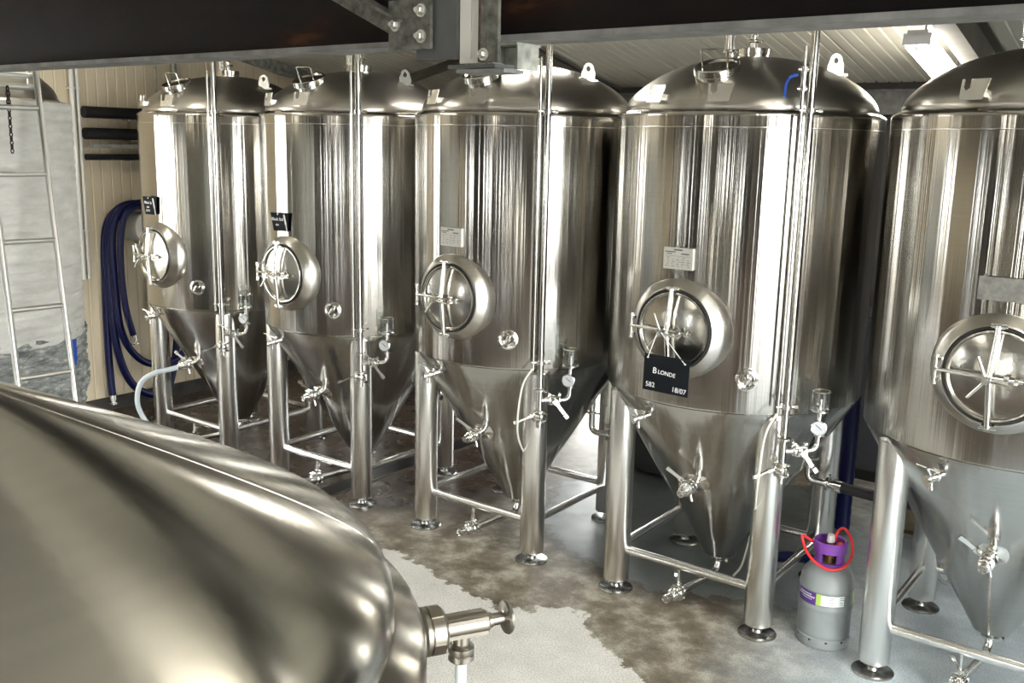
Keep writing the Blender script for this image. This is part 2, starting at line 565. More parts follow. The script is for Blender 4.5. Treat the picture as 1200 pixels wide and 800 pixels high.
def window(n, c, w_, h_, axis, panes):
    fr = MB(); t = 0.05
    def bx(u, z, du, dz):
        if axis == 'y': fr.box((c[0], c[1] + u, c[2] + z), (0.07, du, dz))
        else: fr.box((c[0] + u, c[1], c[2] + z), (du, 0.07, dz))
    for sgn in (-1, 1):
        bx(sgn * (w_ / 2 - t / 2), 0, t, h_)
        bx(0, sgn * (h_ / 2 - t / 2), w_, t)
    for k in range(1, panes):
        bx(-w_ / 2 + w_ * k / panes, 0, t * 0.7, h_)
    o = struct(fr.build('window_%d' % n, 'white_paint', smooth=False), 'white framed window letting daylight in')
    for k in range(panes):
        u = -w_ / 2 + w_ * (k + 0.5) / panes
        g = MB()
        if axis == 'y': g.box((c[0], c[1] + u, c[2]), (0.006, w_ / panes - t, h_ - 2 * t))
        else: g.box((c[0] + u, c[1], c[2]), (w_ / panes - t, 0.006, h_ - 2 * t))
        g.build('pane', 'window_glass', o, smooth=False)
window(1, (XL - 0.08, (WIN_L[0] + WIN_L[1]) / 2, 1.8), 2.7, 2.4, 'y', 3)
for i, (a, b_) in enumerate(WIN_F):
    window(i + 2, ((a + b_) / 2, YF - 0.06, 1.6), b_ - a, 2.0, 'x', 1)
# door frames
def door_frame(n, pts, d):
    mb = MB()
    for (c, s) in pts: mb.box(c, s)
    struct(mb.build('door_%d' % n, 'rafter_paint', smooth=False), d)
door_frame(1, [((XR, DOOR_R[0] - 0.04, 1.75), (0.2, 0.08, 3.5)), ((XR, DOOR_R[1] + 0.04, 1.75), (0.2, 0.08, 3.5)), ((XR, (DOOR_R[0] + DOOR_R[1]) / 2, 3.58), (0.2, 4.86, 0.16)), ((XR, -4.3, 1.75), (0.12, 0.12, 3.5))], 'steel frame of the wide open doorway')
door_frame(2, [((DOOR_B[0] - 0.03, YB, 0.95), (0.06, 0.18, 1.9)), ((DOOR_B[1] + 0.03, YB, 0.95), (0.06, 0.18, 1.9)), ((-2.6, YB, 1.94), (1.12, 0.18, 0.08))], 'dark frame of the bright back doorway')

# ---- ceiling: slab in two slopes plus ribbed liner panels, ribs running down the slope
cl = MB()
cf_ = MB()
sl = math.hypot(1, SLOPE)
for (ya, yb) in ((YB + 0.15, YRIDGE), (YRIDGE, YF - 0.15)):
    za, zb = roof_z(ya), roof_z(yb)
    vs = [(XL - 0.15, ya, za + 0.02), (XR + 0.15, ya, za + 0.02), (XR + 0.15, yb, zb + 0.02), (XL - 0.15, yb, zb + 0.02)]
    vs += [(p[0], p[1], p[2] + 0.1) for p in vs]
    (cl if ya > YRIDGE else cf_).add(vs, [(0, 1, 2, 3), (7, 6, 5, 4), (0, 4, 5, 1), (1, 5, 6, 2), (2, 6, 7, 3), (3, 7, 4, 0)])
ceiling = struct(cl.build('ceiling', 'roof_liner', smooth=False), 'sloping roof lined with pale ribbed panels')
cf_.build('roof_sheet', 'dim_liner', ceiling, smooth=False)  # unseen front slope, liner colour darkened as shade for the tank reflections
x = XL
while x < XR - 0.01:
    wd = min(1.0, XR - x)
    ln = (YB - 1.6) * sl
    ey = Vector((0, -1, SLOPE)).normalized()
    ex = Vector((1, 0, 0)); ez = ex.cross(ey)      # points down into the room
    X = Matrix(((ex.x, ey.x, ez.x, x), (ex.y, ey.y, ez.y, YB), (ex.z, ey.z, ez.z, roof_z(YB) + 0.012), (0, 0, 0, 1)))
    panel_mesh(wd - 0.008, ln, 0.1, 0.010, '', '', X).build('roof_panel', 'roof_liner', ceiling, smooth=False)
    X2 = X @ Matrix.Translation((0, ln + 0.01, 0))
    panel_mesh(wd - 0.008, 2.2 * sl - 0.01, 0.1, 0.010, '', '', X2).build('shaded_roof_panel', 'shaded_liner', ceiling, smooth=False)  # unseen strip, coloured dark so the domes reflect a shaded ceiling
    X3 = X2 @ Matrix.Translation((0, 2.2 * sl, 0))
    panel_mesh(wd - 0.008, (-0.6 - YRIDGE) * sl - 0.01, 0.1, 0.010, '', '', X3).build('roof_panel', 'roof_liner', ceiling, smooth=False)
    x += 1.0
# ---- rafters and purlins
def ibeam(mb, p0, p1, depth, width, tw, tf, up=(0, 0, 1)):
    p0, p1 = Vector(p0), Vector(p1)
    X = frame(p0, p1 - p0, up)          # local x = up, local z along
    Lh = (p1 - p0).length
    mb.box((0, 0, Lh / 2), (depth - 2 * tf, tw, Lh), X)
    for s_ in (-1, 1):
        mb.box((s_ * (depth - tf) / 2, 0, Lh / 2), (tf, width, Lh), X)
for i, x in enumerate((-2.82, 0.74, 3.9)):
    mb = MB()
    d = 0.14
    ibeam(mb, (x, YB - 0.02, roof_z(YB) - d), (x, YRIDGE, roof_z(YRIDGE) - d), 0.26, 0.13, 0.012, 0.016)
    ibeam(mb, (x, YRIDGE, roof_z(YRIDGE) - d), (x, YF + 0.02, roof_z(YF) - d), 0.26, 0.13, 0.012, 0.016)
    tag(struct(mb.build('trim_%d' % (i + 1), 'rafter_paint', smooth=False)), ['steel roof rafter meeting the wall behind the middle tanks', 'steel roof rafter beside the ceiling light', 'steel roof rafter near the right wall'][i], None)
mb = MB(); ibeam(mb, (XL, YB - 0.09, EAVE - 0.16), (XR, YB - 0.09, EAVE - 0.16), 0.20, 0.1, 0.012, 0.012)
tag(struct(mb.build('trim_4', 'beam_edge', smooth=False)), 'grey eaves beam along the top of the back wall', None)
mb = MB(); mb.tube((-6.2, 3.1, roof_z(3.1) - 0.09), (-2.85, 1.5, roof_z(1.5) - 0.09), 0.045, seg=14)
tag(mb.build('wind_brace', 'rafter_paint'), 'round steel brace running diagonally under the roof behind second tank', 'brace')
# wall top trim at the left gable
mb = MB(); mb.box((0, 0, 0), (0.06, 7.0, 0.12), Matrix.Translation((XL + 0.03, 0.0, roof_z(0.0) - 0.07)) @ Matrix.Rotation(-math.atan(SLOPE), 4, 'X'))
tag(struct(mb.build('trim_5', 'galvanised', smooth=False)), 'metal flashing where roof meets the cream wall', None)

# ================================================================== BEAM OVERHEAD
BY, BZ = -3.5, 2.830
bm = empty('steel_beam', (-0.5, BY + 0.05, BZ))
def bpart(name, c, d, mat):
    MB().box((c[0] + 0.5, c[1] - BY - 0.05, c[2] - BZ), d).build(name, mat, bm, smooth=False)
Lb, cxb = 11.0, -0.5
bpart('bottom_flange', (cxb, BY + 0.05, BZ + 0.0065), (Lb, 0.10, 0.013), 'beam_edge')
bpart('web', (cxb, BY + 0.05, BZ + 0.138), (Lb, 0.012, 0.25), 'beam_paint')
bpart('top_flange', (cxb, BY + 0.05, BZ + 0.269), (Lb, 0.10, 0.013), 'beam_paint')
tag(bm, 'dark maroon steel I-beam crossing the top of the picture', 'beam')
# cut-off stub post clamped to the beam
ps = empty('steel_post', (0.85, -3.55, 2.77))
def ppart(name, c, d, mat, parent=ps):
    return MB().box((c[0] - 0.85, c[1] + 3.55, c[2] - 2.77), d).build(name, mat, parent, smooth=False)
ppart('near_flange', (0.797, -3.56, 3.25), (0.118, 0.012, 0.92), 'grey_plate')
ppart('web', (0.885, -3.535, 3.24), (0.012, 0.05, 0.90), 'white_paint')
ppart('face_plate', (0.890, -3.552, 3.245), (0.064, 0.010, 0.93), 'white_paint')
ppart('angle_iron', (0.950, -3.566, 3.245), (0.046, 0.010, 0.93), 'weathered_plate')
ppart('angle_lip', (0.9235, -3.563, 3.245), (0.007, 0.016, 0.93), 'rust')
ppart('base_plate', (0.905, -3.54, 2.772), (0.13, 0.07, 0.008), 'grey_plate')
ppart('lower_plate', (0.945, -3.56, 2.760), (0.13, 0.07, 0.008), 'beam_edge')
def bolt(parent, c, n, r=0.011):
    mb = MB()
    mb.lathe([(r * 1.45, 0), (r * 1.45, 0.003)], 16, frame(c, n))
    mb.lathe([(r, 0.003), (r, 0.012), (r * 0.85, 0.014)], 6, frame(c, n))
    mb.lathe([(r * 0.5, 0.012), (r * 0.5, 0.021)], 10, frame(c, n))
    return mb.build('bolt', 'zinc_bolt', parent)
bolt(ps, (0.932 - 0.85 + 0.004, -3.571 + 3.55, 2.796 - 2.77), (0, -1, 0), 0.009)
tag(ps, 'bolted steel stub post hanging in front of the overhead beam', 'post')
br = empty('diagonal_brace', (0.72, -3.57, 2.81))
def lp(p): return (p[0] - 0.72, p[1] + 3.57, p[2] - 2.81)
pl = MB().box(lp((0.728, -3.575, 2.867)), (0.125, 0.010, 0.108)).build('gusset_plate', 'weathered_plate', br, smooth=False)
for (x, z) in ((0.765, 2.895), (0.688, 2.868), (0.765, 2.84)):
    bolt(pl, lp((x, -3.580, z)), (0, -1, 0), 0.010)
mb = MB()
p0, p1 = Vector(lp((0.70, -3.558, 2.856))), Vector(lp((0.02, -3.558, 3.165)))
d = p1 - p0
X = frame(p0, d, (0, 0, 1))
mb.box((0, 0, d.length / 2), (0.048, 0.006, d.length), X)
mb.box((0.021, -0.02, d.length / 2), (0.006, 0.045, d.length), X)
mb.build('angle_bar', 'weathered_plate', br, smooth=False)
tag(br, 'galvanised diagonal angle brace bolted to a square gusset plate', 'brace')
bk = MB()
bk.box((0.915, -3.41, 2.801), (0.066, 0.03, 0.046)); bk.box((0.880, -3.43, 2.801), (0.004, 0.08, 0.056)); bk.box((0.950, -3.43, 2.801), (0.004, 0.08, 0.056)); bk.box((0.915, -3.43, 2.8275), (0.076, 0.09, 0.005))
tag(bk.build('channel_bracket', 'galvanised', smooth=False), 'small galvanised channel bracket under the beam beside the post', 'bracket')

# ================================================================== CEILING LIGHTS
def ceiling_light(x, yc, length, label, group=None, drop=0.03):
    o = empty('ceiling_light', (x, yc, roof_z(yc) - drop))
    sg = -1 if yc > YRIDGE else 1
    X = Matrix.Rotation(sg * math.atan(SLOPE), 4, 'X')
    MB(X).box((0, 0, -0.015), (0.12, length, 0.03)).build('housing', 'white_paint', o, smooth=False)
    MB(X).lathe([(0.075, -length / 2 + 0.02), (0.08, -length / 2 + 0.03), (0.08, length / 2 - 0.03), (0.075, length / 2 - 0.02)], 12, Matrix.Translation((0, 0, -0.05)) @ Matrix.Rotation(-PI / 2, 4, 'X'), True, True, -0.25, PI + 0.25).build('diffuser', 'lamp_diffuser', o)
    for s_ in (-1, 1):
        MB(X).box((0.0, s_ * (length / 2 - 0.01), -0.055), (0.16, 0.02, 0.07)).build('end_cap', 'white_plastic', o, smooth=False)
    if drop > 0.1:
        for s_ in (-1, 1):
            yy = s_ * length * 0.35
            MB().tube((0, yy, -0.01 - SLOPE * yy), (0, yy, drop - SLOPE * yy), 0.006, seg=8).build('hanger_rod', 'dull_steel', o)
    tag(o, label, 'light', group)
ceiling_light(0.565, 1.72, 1.25, 'lit fluorescent ceiling light beside the rafter above the right tanks', None, 0.26)
ceiling_light(-1.75, 0.40, 1.0, 'fluorescent ceiling light hidden above the beam over the middle tanks', None, 0.05)
for (x, y) in ((-4.2, -2.4), (2.2, -2.4), (-1.0, -6.8)):
    ceiling_light(x, y, 1.5, 'fluorescent ceiling light over the aisle out of view', 'lights over the aisle')

# ================================================================== FERMENTERS
PITCH_X = 1.53
RB, ZB, ZT, RD, ZD, HD = 0.728, 1.272, 2.79, 0.675, 2.845, 0.265
def dome_z(r):
    return ZD + HD * max(0.0, 1 - (r / RD) ** 2.2) ** (1 / 1.35)
RC, ZC = 0.10, 0.215
def cone_r(z): return RC + (z - ZC) / (ZB - ZC) * (RB - RC)
def polar(a, r, z): return Vector((r * math.cos(R_(a)), r * math.sin(R_(a)), z))
def radial(a): return Vector((math.cos(R_(a)), math.sin(R_(a)), 0))
def tangent(a): return Vector((-math.sin(R_(a)), math.cos(R_(a)), 0))
def wall_frame(a, z, r=RB):
    """local x = tangent (to the right seen from outside), y = up, z = outward"""
    t, n, o = tangent(a), radial(a), polar(a, r, z)
    return Matrix(((t.x, 0, n.x, o.x), (t.y, 0, n.y, o.y), (0, 1, 0, o.z), (0, 0, 0, 1)))

CLAMP = lambda s0, r: [(r, s0), (r * 1.45, s0 + 0.001), (r * 1.75, s0 + 0.006), (r * 1.75, s0 + 0.014), (r * 1.45, s0 + 0.019), (r, s0 + 0.02)]
def clamp_at(mb, p, d, r=0.019, s=0.0):
    d = Vector(d).normalized()
    p = Vector(p)
    mb.lathe(CLAMP(s, r), 18, frame(p, d))
    X = frame(p, d)
    mb.box((r * 2.05, 0, s + 0.01), (r * 0.7, 0.016, 0.014), X)
    mb.lathe([(0.006, -0.016), (0.006, 0.022)], 8, X @ Matrix.Translation((r * 2.3, 0, s + 0.01)) @ Matrix.Rotation(PI / 2, 4, 'X'))
def butterfly(p, d, r=0.019, up=(0, 0, 1)):
    """valve body along d from p: returns mesh builder, end point, body centre"""
    d = Vector(d).normalized(); p = Vector(p)
    mb = MB()
    clamp_at(mb, p, d, r)
    mb.lathe([(r, 0.018), (r * 1.7, 0.022), (r * 1.9, 0.030), (r * 1.9, 0.050), (r * 1.7, 0.058), (r, 0.062)], 18, frame(p, d))
    clamp_at(mb, p, d, r, 0.060)
    for k in range(4):
        a = PI / 4 + k * PI / 2
        X = frame(p, d)
        mb.lathe([(0.005, 0.012), (0.005, 0.068)], 8, X @ Matrix.Translation((r * 1.85 * math.cos(a), r * 1.85 * math.sin(a), 0)))
    c = p + d * 0.04
    u = Vector(up)
    mb.lathe([(0.009, r * 1.6), (0.009, r * 1.6 + 0.022), (0.012, r * 1.6 + 0.024), (0.012, r * 1.6 + 0.03)], 10, frame(c, u))
    return mb, p + d * 0.08, c
def lever(c, u, hd, r=0.019, length=0.11):
    c, u, hd = Vector(c), Vector(u).normalized(), Vector(hd).normalized()
    mb = MB()
    q = c + u * (r * 1.6 + 0.027)
    X = frame(q, hd, u)
    mb.box((0, 0, length / 2), (0.006, 0.020, length), X)
    mb.box((0.004, 0, length - 0.012), (0.016, 0.022, 0.03), X)
    mb.box((0, 0, 0), (0.012, 0.03, 0.03), X)
    return mb

def make_fermenter():
    t = empty('fermenter')
    # shell
    MB().lathe([(0.700, ZB - 0.008), (0.724, ZB - 0.004), (RB, ZB + 0.006), (RB, ZT - 0.02), (0.7265, ZT - 0.008), (0.722, ZT), (0.700, ZT + 0.014), (0.684, ZT + 0.02), (0.676, ZT + 0.021)], 128, None, False, False).build('shell', 'brushed_shell', t, 30)
    MB().lathe([(RB + 0.0012, ZT - 0.076), (RB + 0.0022, ZT - 0.073), (RB + 0.0012, ZT - 0.070)], 128, None, False, False).build('weld_seam', 'bright_steel', t)
    # dome
    prof = [(0.672, ZT + 0.008), (0.680, ZT + 0.02), (0.683, ZT + 0.032), (0.679, ZT + 0.044), (0.6755, ZD)]
    for k in range(1, 25):
        r = RD * math.cos(PI / 2 * k / 24)
        prof.append((max(r, 0.0005), dome_z(r)))
    MB().lathe(prof, 112, None, False, True).build('dome', 'brushed_dome', t, 35)
    # cone
    prof = [(0.700, ZB - 0.001), (0.714, ZB - 0.012), (0.706, ZB - 0.034)]
    for k in range(1, 12):
        z = ZB - 0.034 - (ZB - 0.034 - ZC) * k / 11
        prof.append((cone_r(z) - 0.001, z))
    prof += [(0.094, ZC - 0.014), (0.078, ZC - 0.024), (0.05, ZC - 0.03), (0.0005, ZC - 0.031)]
    MB().lathe(prof, 112, None, False, True).build('cone', 'brushed_cone', t, 35)
    # legs with feet
    for (sx, sy) in ((-1, -1), (1, -1), (1, 1), (-1, 1)):
        x, y = sx * 0.452, sy * 0.460
        X = Matrix.Translation((x, y, 0))
        lg = MB().lathe([(0.055, 0.060), (0.073, 0.062), (0.078, 0.068), (0.078, 1.235), (0.07, 1.24)], 32, X).build('leg', 'satin_tube', t)
        MB().lathe([(0.105, 0.0), (0.105, 0.006), (0.098, 0.011), (0.03, 0.016), (0.024, 0.03), (0.014, 0.032), (0.014, 0.066)], 28, X).build('foot', 'foot_steel', lg)
    zc = 0.26
    for a, b_ in (((-1, -1), (1, -1)), ((1, -1), (1, 1)), ((1, 1), (-1, 1)), ((-1, 1), (-1, -1))):
        p, q = Vector((a[0] * 0.452, a[1] * 0.46, zc)), Vector((b_[0] * 0.452, b_[1] * 0.46, zc))
        d = (q - p).normalized()
        MB().tube(p + d * 0.07, q - d * 0.07, 0.025, seg=16).build('crossbar', 'satin_tube', t)
    # manway
    W = wall_frame(-90, 1.685)
    mw = MB(W).lathe([(0.288, -0.078), (0.285, -0.045), (0.266, -0.004), (0.258, 0.010), (0.226, 0.040), (0.221, 0.047), (0.216, 0.049), (0.211, 0.044), (0.209, 0.0)], 72, None, False, False).build('manway', 'brushed_dome', t, 50)
    MB(W).lathe([(0.202, 0.015), (0.203, 0.050), (0.199, 0.058), (0.191, 0.058), (0.187, 0.049), (0.183, 0.046), (0.15, 0.055), (0.10, 0.064), (0.05, 0.069), (0.0005, 0.070)], 64, None, False, True).build('door', 'door_steel', mw, 30)
    MB(W).torus(0.2065, 0.0045, Matrix.Translation((0, 0, 0.05)), 64, 8).build('gasket', 'gasket', mw)
    cb = MB(W)
    cb.tube((0.0, 0.222, 0.085), (-0.012, 0.0, 0.100), 0.013, 0.016, 10)
    cb.tube((-0.012, 0.0, 0.100), (0.0, -0.222, 0.085), 0.016, 0.013, 10)
    cb.build('clamp_bar', 'bright_steel', mw)
    for s_ in (-1, 1):
        lug = MB(W)
        lug.box((0.018, s_ * 0.222, 0.068), (0.014, 0.022, 0.045)); lug.box((-0.018, s_ * 0.222, 0.068), (0.014, 0.022, 0.045))
        lug.lathe([(0.008, -0.032), (0.008, 0.036)], 10, Matrix.Translation((0, s_ * 0.222, 0.085)) @ Matrix.Rotation(PI / 2, 4, 'Y'))
        lug.build('clamp_lug', 'bright_steel', mw)
    hg = MB(W)
    hg.tube((-0.236, -0.058, 0.07), (-0.236, 0.058, 0.07), 0.008)
    for s_ in (-1, 1):
        hg.box((-0.230, s_ * 0.045, 0.052), (0.03, 0.014, 0.045))
        hg.tube((-0.236, s_ * 0.058, 0.07), (-0.236, s_ * 0.066, 0.07), 0.012)
    hg.tube((-0.236, 0.0, 0.072), (-0.02, 0.006, 0.115), 0.009)
    hg.build('hinge', 'bright_steel', mw)
    hw = MB(W)
    hw.tube((-0.012, 0, 0.05), (-0.012, 0, 0.185), 0.010)
    hw.tube((-0.012, 0, 0.150), (-0.012, 0, 0.175), 0.019, seg=12)
    for a in (112, 232, 352):
        hw.tube((-0.012, 0, 0.163), (-0.012 + 0.105 * math.cos(R_(a)), 0.105 * math.sin(R_(a)), 0.168), 0.0065, seg=10)
    hw.build('handwheel', 'bright_steel', mw)
    lt = MB(W)
    lt.tube((0.0, 0, 0.105), (0.115, -0.006, 0.080), 0.008)
    lt.box((0.055, -0.003, 0.095), (0.02, 0.042, 0.03)); lt.box((0.092, -0.005, 0.085), (0.016, 0.026, 0.022))
    lt.build('latch', 'bright_steel', mw)
    # thermowell socket
    W = wall_frame(-60.5, 1.452)
    th = MB(W).lathe([(0.064, -0.01), (0.060, 0.004), (0.050, 0.008), (0.040, 0.004), (0.037, 0.016), (0.034, 0.016), (0.032, -0.004), (0.0005, -0.004)], 32, None, False, True).build('thermowell', 'bright_steel', t, 30)
    pr = MB(W)
    pr.tube((0, 0, -0.004), (0, 0, 0.03), 0.015, 0.013); pr.tube((0, 0, 0.03), (0, 0, 0.05), 0.018, seg=6); pr.tube((-0.012, -0.02, 0.045), (0.012, 0.02, 0.05), 0.007)
    pr.build('probe_head', 'bright_steel', th)
    # top hatch
    hr = 0.50
    hz = dome_z(hr)
    nrm = Vector((math.cos(R_(-86)) * 0.50, math.sin(R_(-86)) * 0.40, 1)).normalized()
    X = frame(polar(-86, hr, hz - 0.045), nrm, (1, 0, 0))
    ht = MB(X).lathe([(0.098, -0.03), (0.098, 0.05), (0.104, 0.052)], 40, None, False, False).build('top_hatch', 'bright_steel', t)
    MB(X).lathe([(0.113, 0.042), (0.118, 0.046), (0.118, 0.078), (0.112, 0.083), (0.102, 0.082), (0.096, 0.074), (0.05, 0.078), (0.0005, 0.08)], 40, None, True, True).build('lid', 'bright_steel', ht, 30)
    hd = MB(X)
    hd.path(elbow((-0.07, -0.02, 0.078), (-0.07, -0.02, 0.165), 0.015, (0.0, -0.02, 0.165))[:-1] + elbow((0.0, -0.02, 0.165), (0.07, -0.02, 0.165), 0.015, (0.07, -0.02, 0.078))[1:], 0.005, 8)
    hd.build('lid_handle', 'bright_steel', ht)
    # hook brackets for a ladder
    for a in (-110, -79):
        X = wall_frame(a, ZD + 0.04, 0.665)
        mb = MB(X)
        outl = [(-0.055, -0.045), (0.05, -0.045), (0.075, 0.042), (-0.012, 0.042), (-0.012, 0.005), (-0.03, -0.008), (-0.042, 0.005), (-0.042, 0.042), (-0.055, 0.042)]
        n = len(outl)
        vs = [(p[0], p[1], 0.038 - p[1] * 0.15) for p in outl] + [(p[0], p[1], 0.032 - p[1] * 0.15) for p in outl]
        mb.add(vs, [tuple(range(n)), tuple(reversed(range(n, 2 * n)))] + [(i, n + i, n + (i + 1) % n, (i + 1) % n) for i in range(n)])
        mb.box((0.03, -0.02, 0.0), (0.05, 0.03, 0.07))
        mb.build('hook_bracket', 'satin_tube', t, smooth=False)
    # lifting lugs
    for a, r in ((-2, 0.47), (141, 0.47)):
        z = dome_z(r)
        X = Matrix.Translation(polar(a, r, z - 0.01)) @ Matrix.Rotation(R_(a + 40), 4, 'Z')
        outl = [(-0.042, 0.0), (0.042, 0.0)] + [(0.030 * math.cos(R_(q)) , 0.075 + 0.030 * math.sin(R_(q))) for q in range(0, 181, 20)]
        hole = [(0.013 * math.cos(R_(q)), 0.072 + 0.017 * math.sin(R_(q))) for q in range(0, 360, 30)]
        mb = MB(X)
        # plate with a real eye: ring of quads between outline samples and hole
        ring_o = []
        for q in range(0, 360, 30):
            dx, dy = math.cos(R_(q)), math.sin(R_(q))
            if dy >= -0.01:
                ring_o.append((0.033 * dx, 0.072 + 0.036 * dy))
            else:
                s_ = min(0.072 / -dy, 0.042 / max(abs(dx), 1e-6))
                ring_o.append((s_ * dx, 0.072 + s_ * dy))
        n = len(hole)
        vs = []
        for yy in (-0.006, 0.006):
            vs += [(p[0], yy, p[1]) for p in ring_o] + [(p[0], yy, p[1]) for p in hole]
        fs = []
        for i in range(n):
            j = (i + 1) % n
            fs += [(i, j, n + j, n + i), (2 * n + j, 2 * n + i, 3 * n + i, 3 * n + j), (i, 2 * n + i, 2 * n + j, j), (n + j, 3 * n + j, 3 * n + i, n + i)]
        mb.add(vs, fs)
        mb.box((0, 0, 0.0), (0.12, 0.05, 0.012))
        mb.build('lifting_lug', 'satin_tube', t, smooth=False)
    # fittings on top of the dome
    za = dome_z(0.0)
    cf = MB()
    cf.lathe([(0.085, za - 0.03), (0.085, za + 0.012), (0.09, za + 0.014), (0.09, za + 0.042), (0.085, za + 0.044), (0.02, za + 0.046), (0.02, za + 0.075)], 32)
    clamp_at(cf, (0, 0, za + 0.075), (0, 0, 1))
    cf.build('centre_port', 'bright_steel', t, 35)
    PX, PY = 0.79 * math.cos(R_(-45.5)), 0.79 * math.sin(R_(-45.5))
    pts = elbow((0, 0, za + 0.09), (0, 0, za + 0.14), 0.035, (PX, PY, 3.33))[:-1]
    tp = MB()
    tp.path(pts + [Vector((PX, PY, 3.33))], 0.019, 12)
    clamp_at(tp, (0.06, -0.061, za + 0.152), (PX, PY, 0.1))
    tp.build('vent_pipe', 'bright_steel', t)
    rv = MB()
    x, y = -0.17, 0.06
    z = dome_z(0.18)
    rv.tube((x, y, z - 0.01), (x, y, z + 0.05), 0.022); clamp_at(rv, (x, y, z + 0.045), (0, 0, 1), 0.022)
    rv.tube((x, y, z + 0.065), (x, y, z + 0.13), 0.026); rv.tube((x - 0.022, y, z + 0.07), (x - 0.022, y, z + 0.15), 0.008); rv.tube((x + 0.022, y, z + 0.07), (x + 0.022, y, z + 0.15), 0.008); rv.tube((x, y, z + 0.13), (x, y, z + 0.16), 0.014)
    rv.build('relief_valve', 'bright_steel', t)
    # standpipe down the front right
    n, tg_ = radial(-45.5), tangent(-45.5)
    sp = MB().tube((PX, PY, 0.99), (PX, PY, 3.34), 0.020, seg=18).build('standpipe', 'pipe_steel', t)
    q = Vector((PX, PY, 0)) - tg_ * 0.045
    MB().tube(q + Vector((0, 0, 1.28)), q + Vector((0, 0, 3.10)), 0.009, seg=10).build('spray_line', 'pipe_steel', sp)
    for z in (1.33, 2.80):
        st = MB()
        st.tube((PX, PY, z - 0.011), (PX, PY, z + 0.011), 0.029)
        st.tube(Vector((PX, PY, z)) - tg_ * 0.055, Vector((PX, PY, z)) + tg_ * 0.05, 0.008)
        st.tube((PX, PY, z), (PX * 0.9, PY * 0.9, z), 0.008)
        st.tube(Vector((PX, PY, z)) + tg_ * 0.04, Vector((PX, PY, z)) + tg_ * 0.06, 0.012, seg=8)
        st.build('pipe_clip', 'bright_steel', sp)
    cmb = MB(); clamp_at(cmb, (PX, PY, 1.15), (0, 0, 1), 0.021); cmb.build('pipe_clamp', 'bright_steel', sp)
    # valve at foot of standpipe
    vb, e, c = butterfly((PX, PY, 1.035), (0, 0, -1), 0.021, -tg_)
    vb.tube(e, e + Vector((0, 0, -0.03)), 0.02)
    v1 = vb.build('foot_valve', 'bright_steel', t)
    lever(c, -tg_, Vector((-0.55, -0.55, -0.35)), 0.021, 0.10).build('lever', 'bright_steel', v1)
    # tee with valve, gauge and sight glass
    P0 = Vector((PX, PY, 1.095))
    ar = MB(); ar.tube(P0, P0 + tg_ * 0.06, 0.017); 
    ar.build('tee', 'bright_steel', sp)
    vb, e, c = butterfly(P0 + tg_ * 0.05, tg_, 0.017, n)
    v2 = vb.build('gas_valve', 'bright_steel', t)
    lever(c, n, tg_ * 0.6 + Vector((0, 0, -0.8)), 0.017, 0.12).build('lever', 'bright_steel', v2)
    bx = MB()
    bx.path(elbow(e, e + tg_ * 0.055, 0.045, e + tg_ * 0.055 + Vector((0, 0, 0.10))), 0.015, 12)
    G = e + tg_ * 0.055
    clamp_at(bx, G + Vector((0, 0, 0.075)), (0, 0, 1), 0.016)
    bx.tube(G + Vector((0, 0, 0.09)), G + Vector((0, 0, 0.20)), 0.013)
    ga = bx.build('gauge_elbow', 'bright_steel', t)
    gd = (n * 0.9 - tg_ * 0.45).normalized()
    g0 = G + Vector((0, 0, 0.13))
    gg = MB()
    gg.lathe([(0.010, 0.0), (0.010, 0.02), (0.036, 0.022), (0.040, 0.03), (0.040, 0.048), (0.036, 0.05), (0.034, 0.046)], 28, frame(g0, gd), True, False)
    gg.build('pressure_gauge', 'bright_steel', ga)
    MB().lathe([(0.035, 0.044), (0.035, 0.046)], 28, frame(g0, gd)).build('dial', 'gauge_face', ga)
    X = frame(g0, gd, (0, 0, 1))
    MB().box((0.004, -0.003, 0.0475), (0.040, 0.004, 0.002), X @ Matrix.Rotation(R_(50), 4, 'Z')).build('needle', 'print_ink', ga, smooth=False)
    cup0 = G + Vector((0, 0, 0.20))
    cp = MB()
    cp.lathe([(0.013, 0.0), (0.03, 0.006), (0.052, 0.010), (0.052, 0.018), (0.046, 0.02)], 28, frame(cup0, (0, 0, 1)))
    cp.tube(cup0 + Vector((0, 0, 0.015)), cup0 + Vector((0, 0, 0.075)), 0.010)
    cu = cp.build('sight_cup', 'bright_steel', t)
    MB().lathe([(0.046, 0.018), (0.046, 0.115), (0.043, 0.115), (0.043, 0.024)], 28, frame(cup0, (0, 0, 1)), False, False).build('glass', 'clear_glass', cu)
    MB().torus(0.0455, 0.0035, frame(cup0 + Vector((0, 0, 0.115)), (0, 0, 1)), 28, 8).build('rim', 'bright_steel', cu)
    # sample valve high on the cone
    a = -106
    z = 1.17
    cr = cone_r(z)
    p = polar(a, cr - 0.01, z)
    d = (radial(a) + Vector((-0.35, 0, -0.25))).normalized()
    mb = MB()
    mb.tube(p, p + d * 0.06, 0.012)
    clamp_at(mb, p + d * 0.035, d, 0.014)
    mb.fit(p + d * 0.055, d, [(0.016, 0), (0.02, 0.004), (0.02, 0.03), (0.012, 0.034), (0.012, 0.045), (0.024, 0.047), (0.024, 0.058)])
    q = p + d * 0.075
    mb.tube(q, q + Vector((0, 0, -0.055)), 0.009); mb.tube(q, q + Vector((-0.02, -0.02, 0.05)), 0.007); mb.tube(q + Vector((0, 0, -0.04)), q + Vector((0, 0, -0.055)), 0.013)
    sv = mb.build('sample_valve', 'bright_steel', t)
    MB().tube(q + Vector((0.03, 0.0, 0.035)), q + Vector((-0.07, -0.02, 0.06)), 0.004).build('lever', 'bright_steel', sv)
    # racking port and butterfly valve on the cone
    a = -86
    z = 0.775
    cr = cone_r(z)
    p = polar(a, cr - 0.02, z)
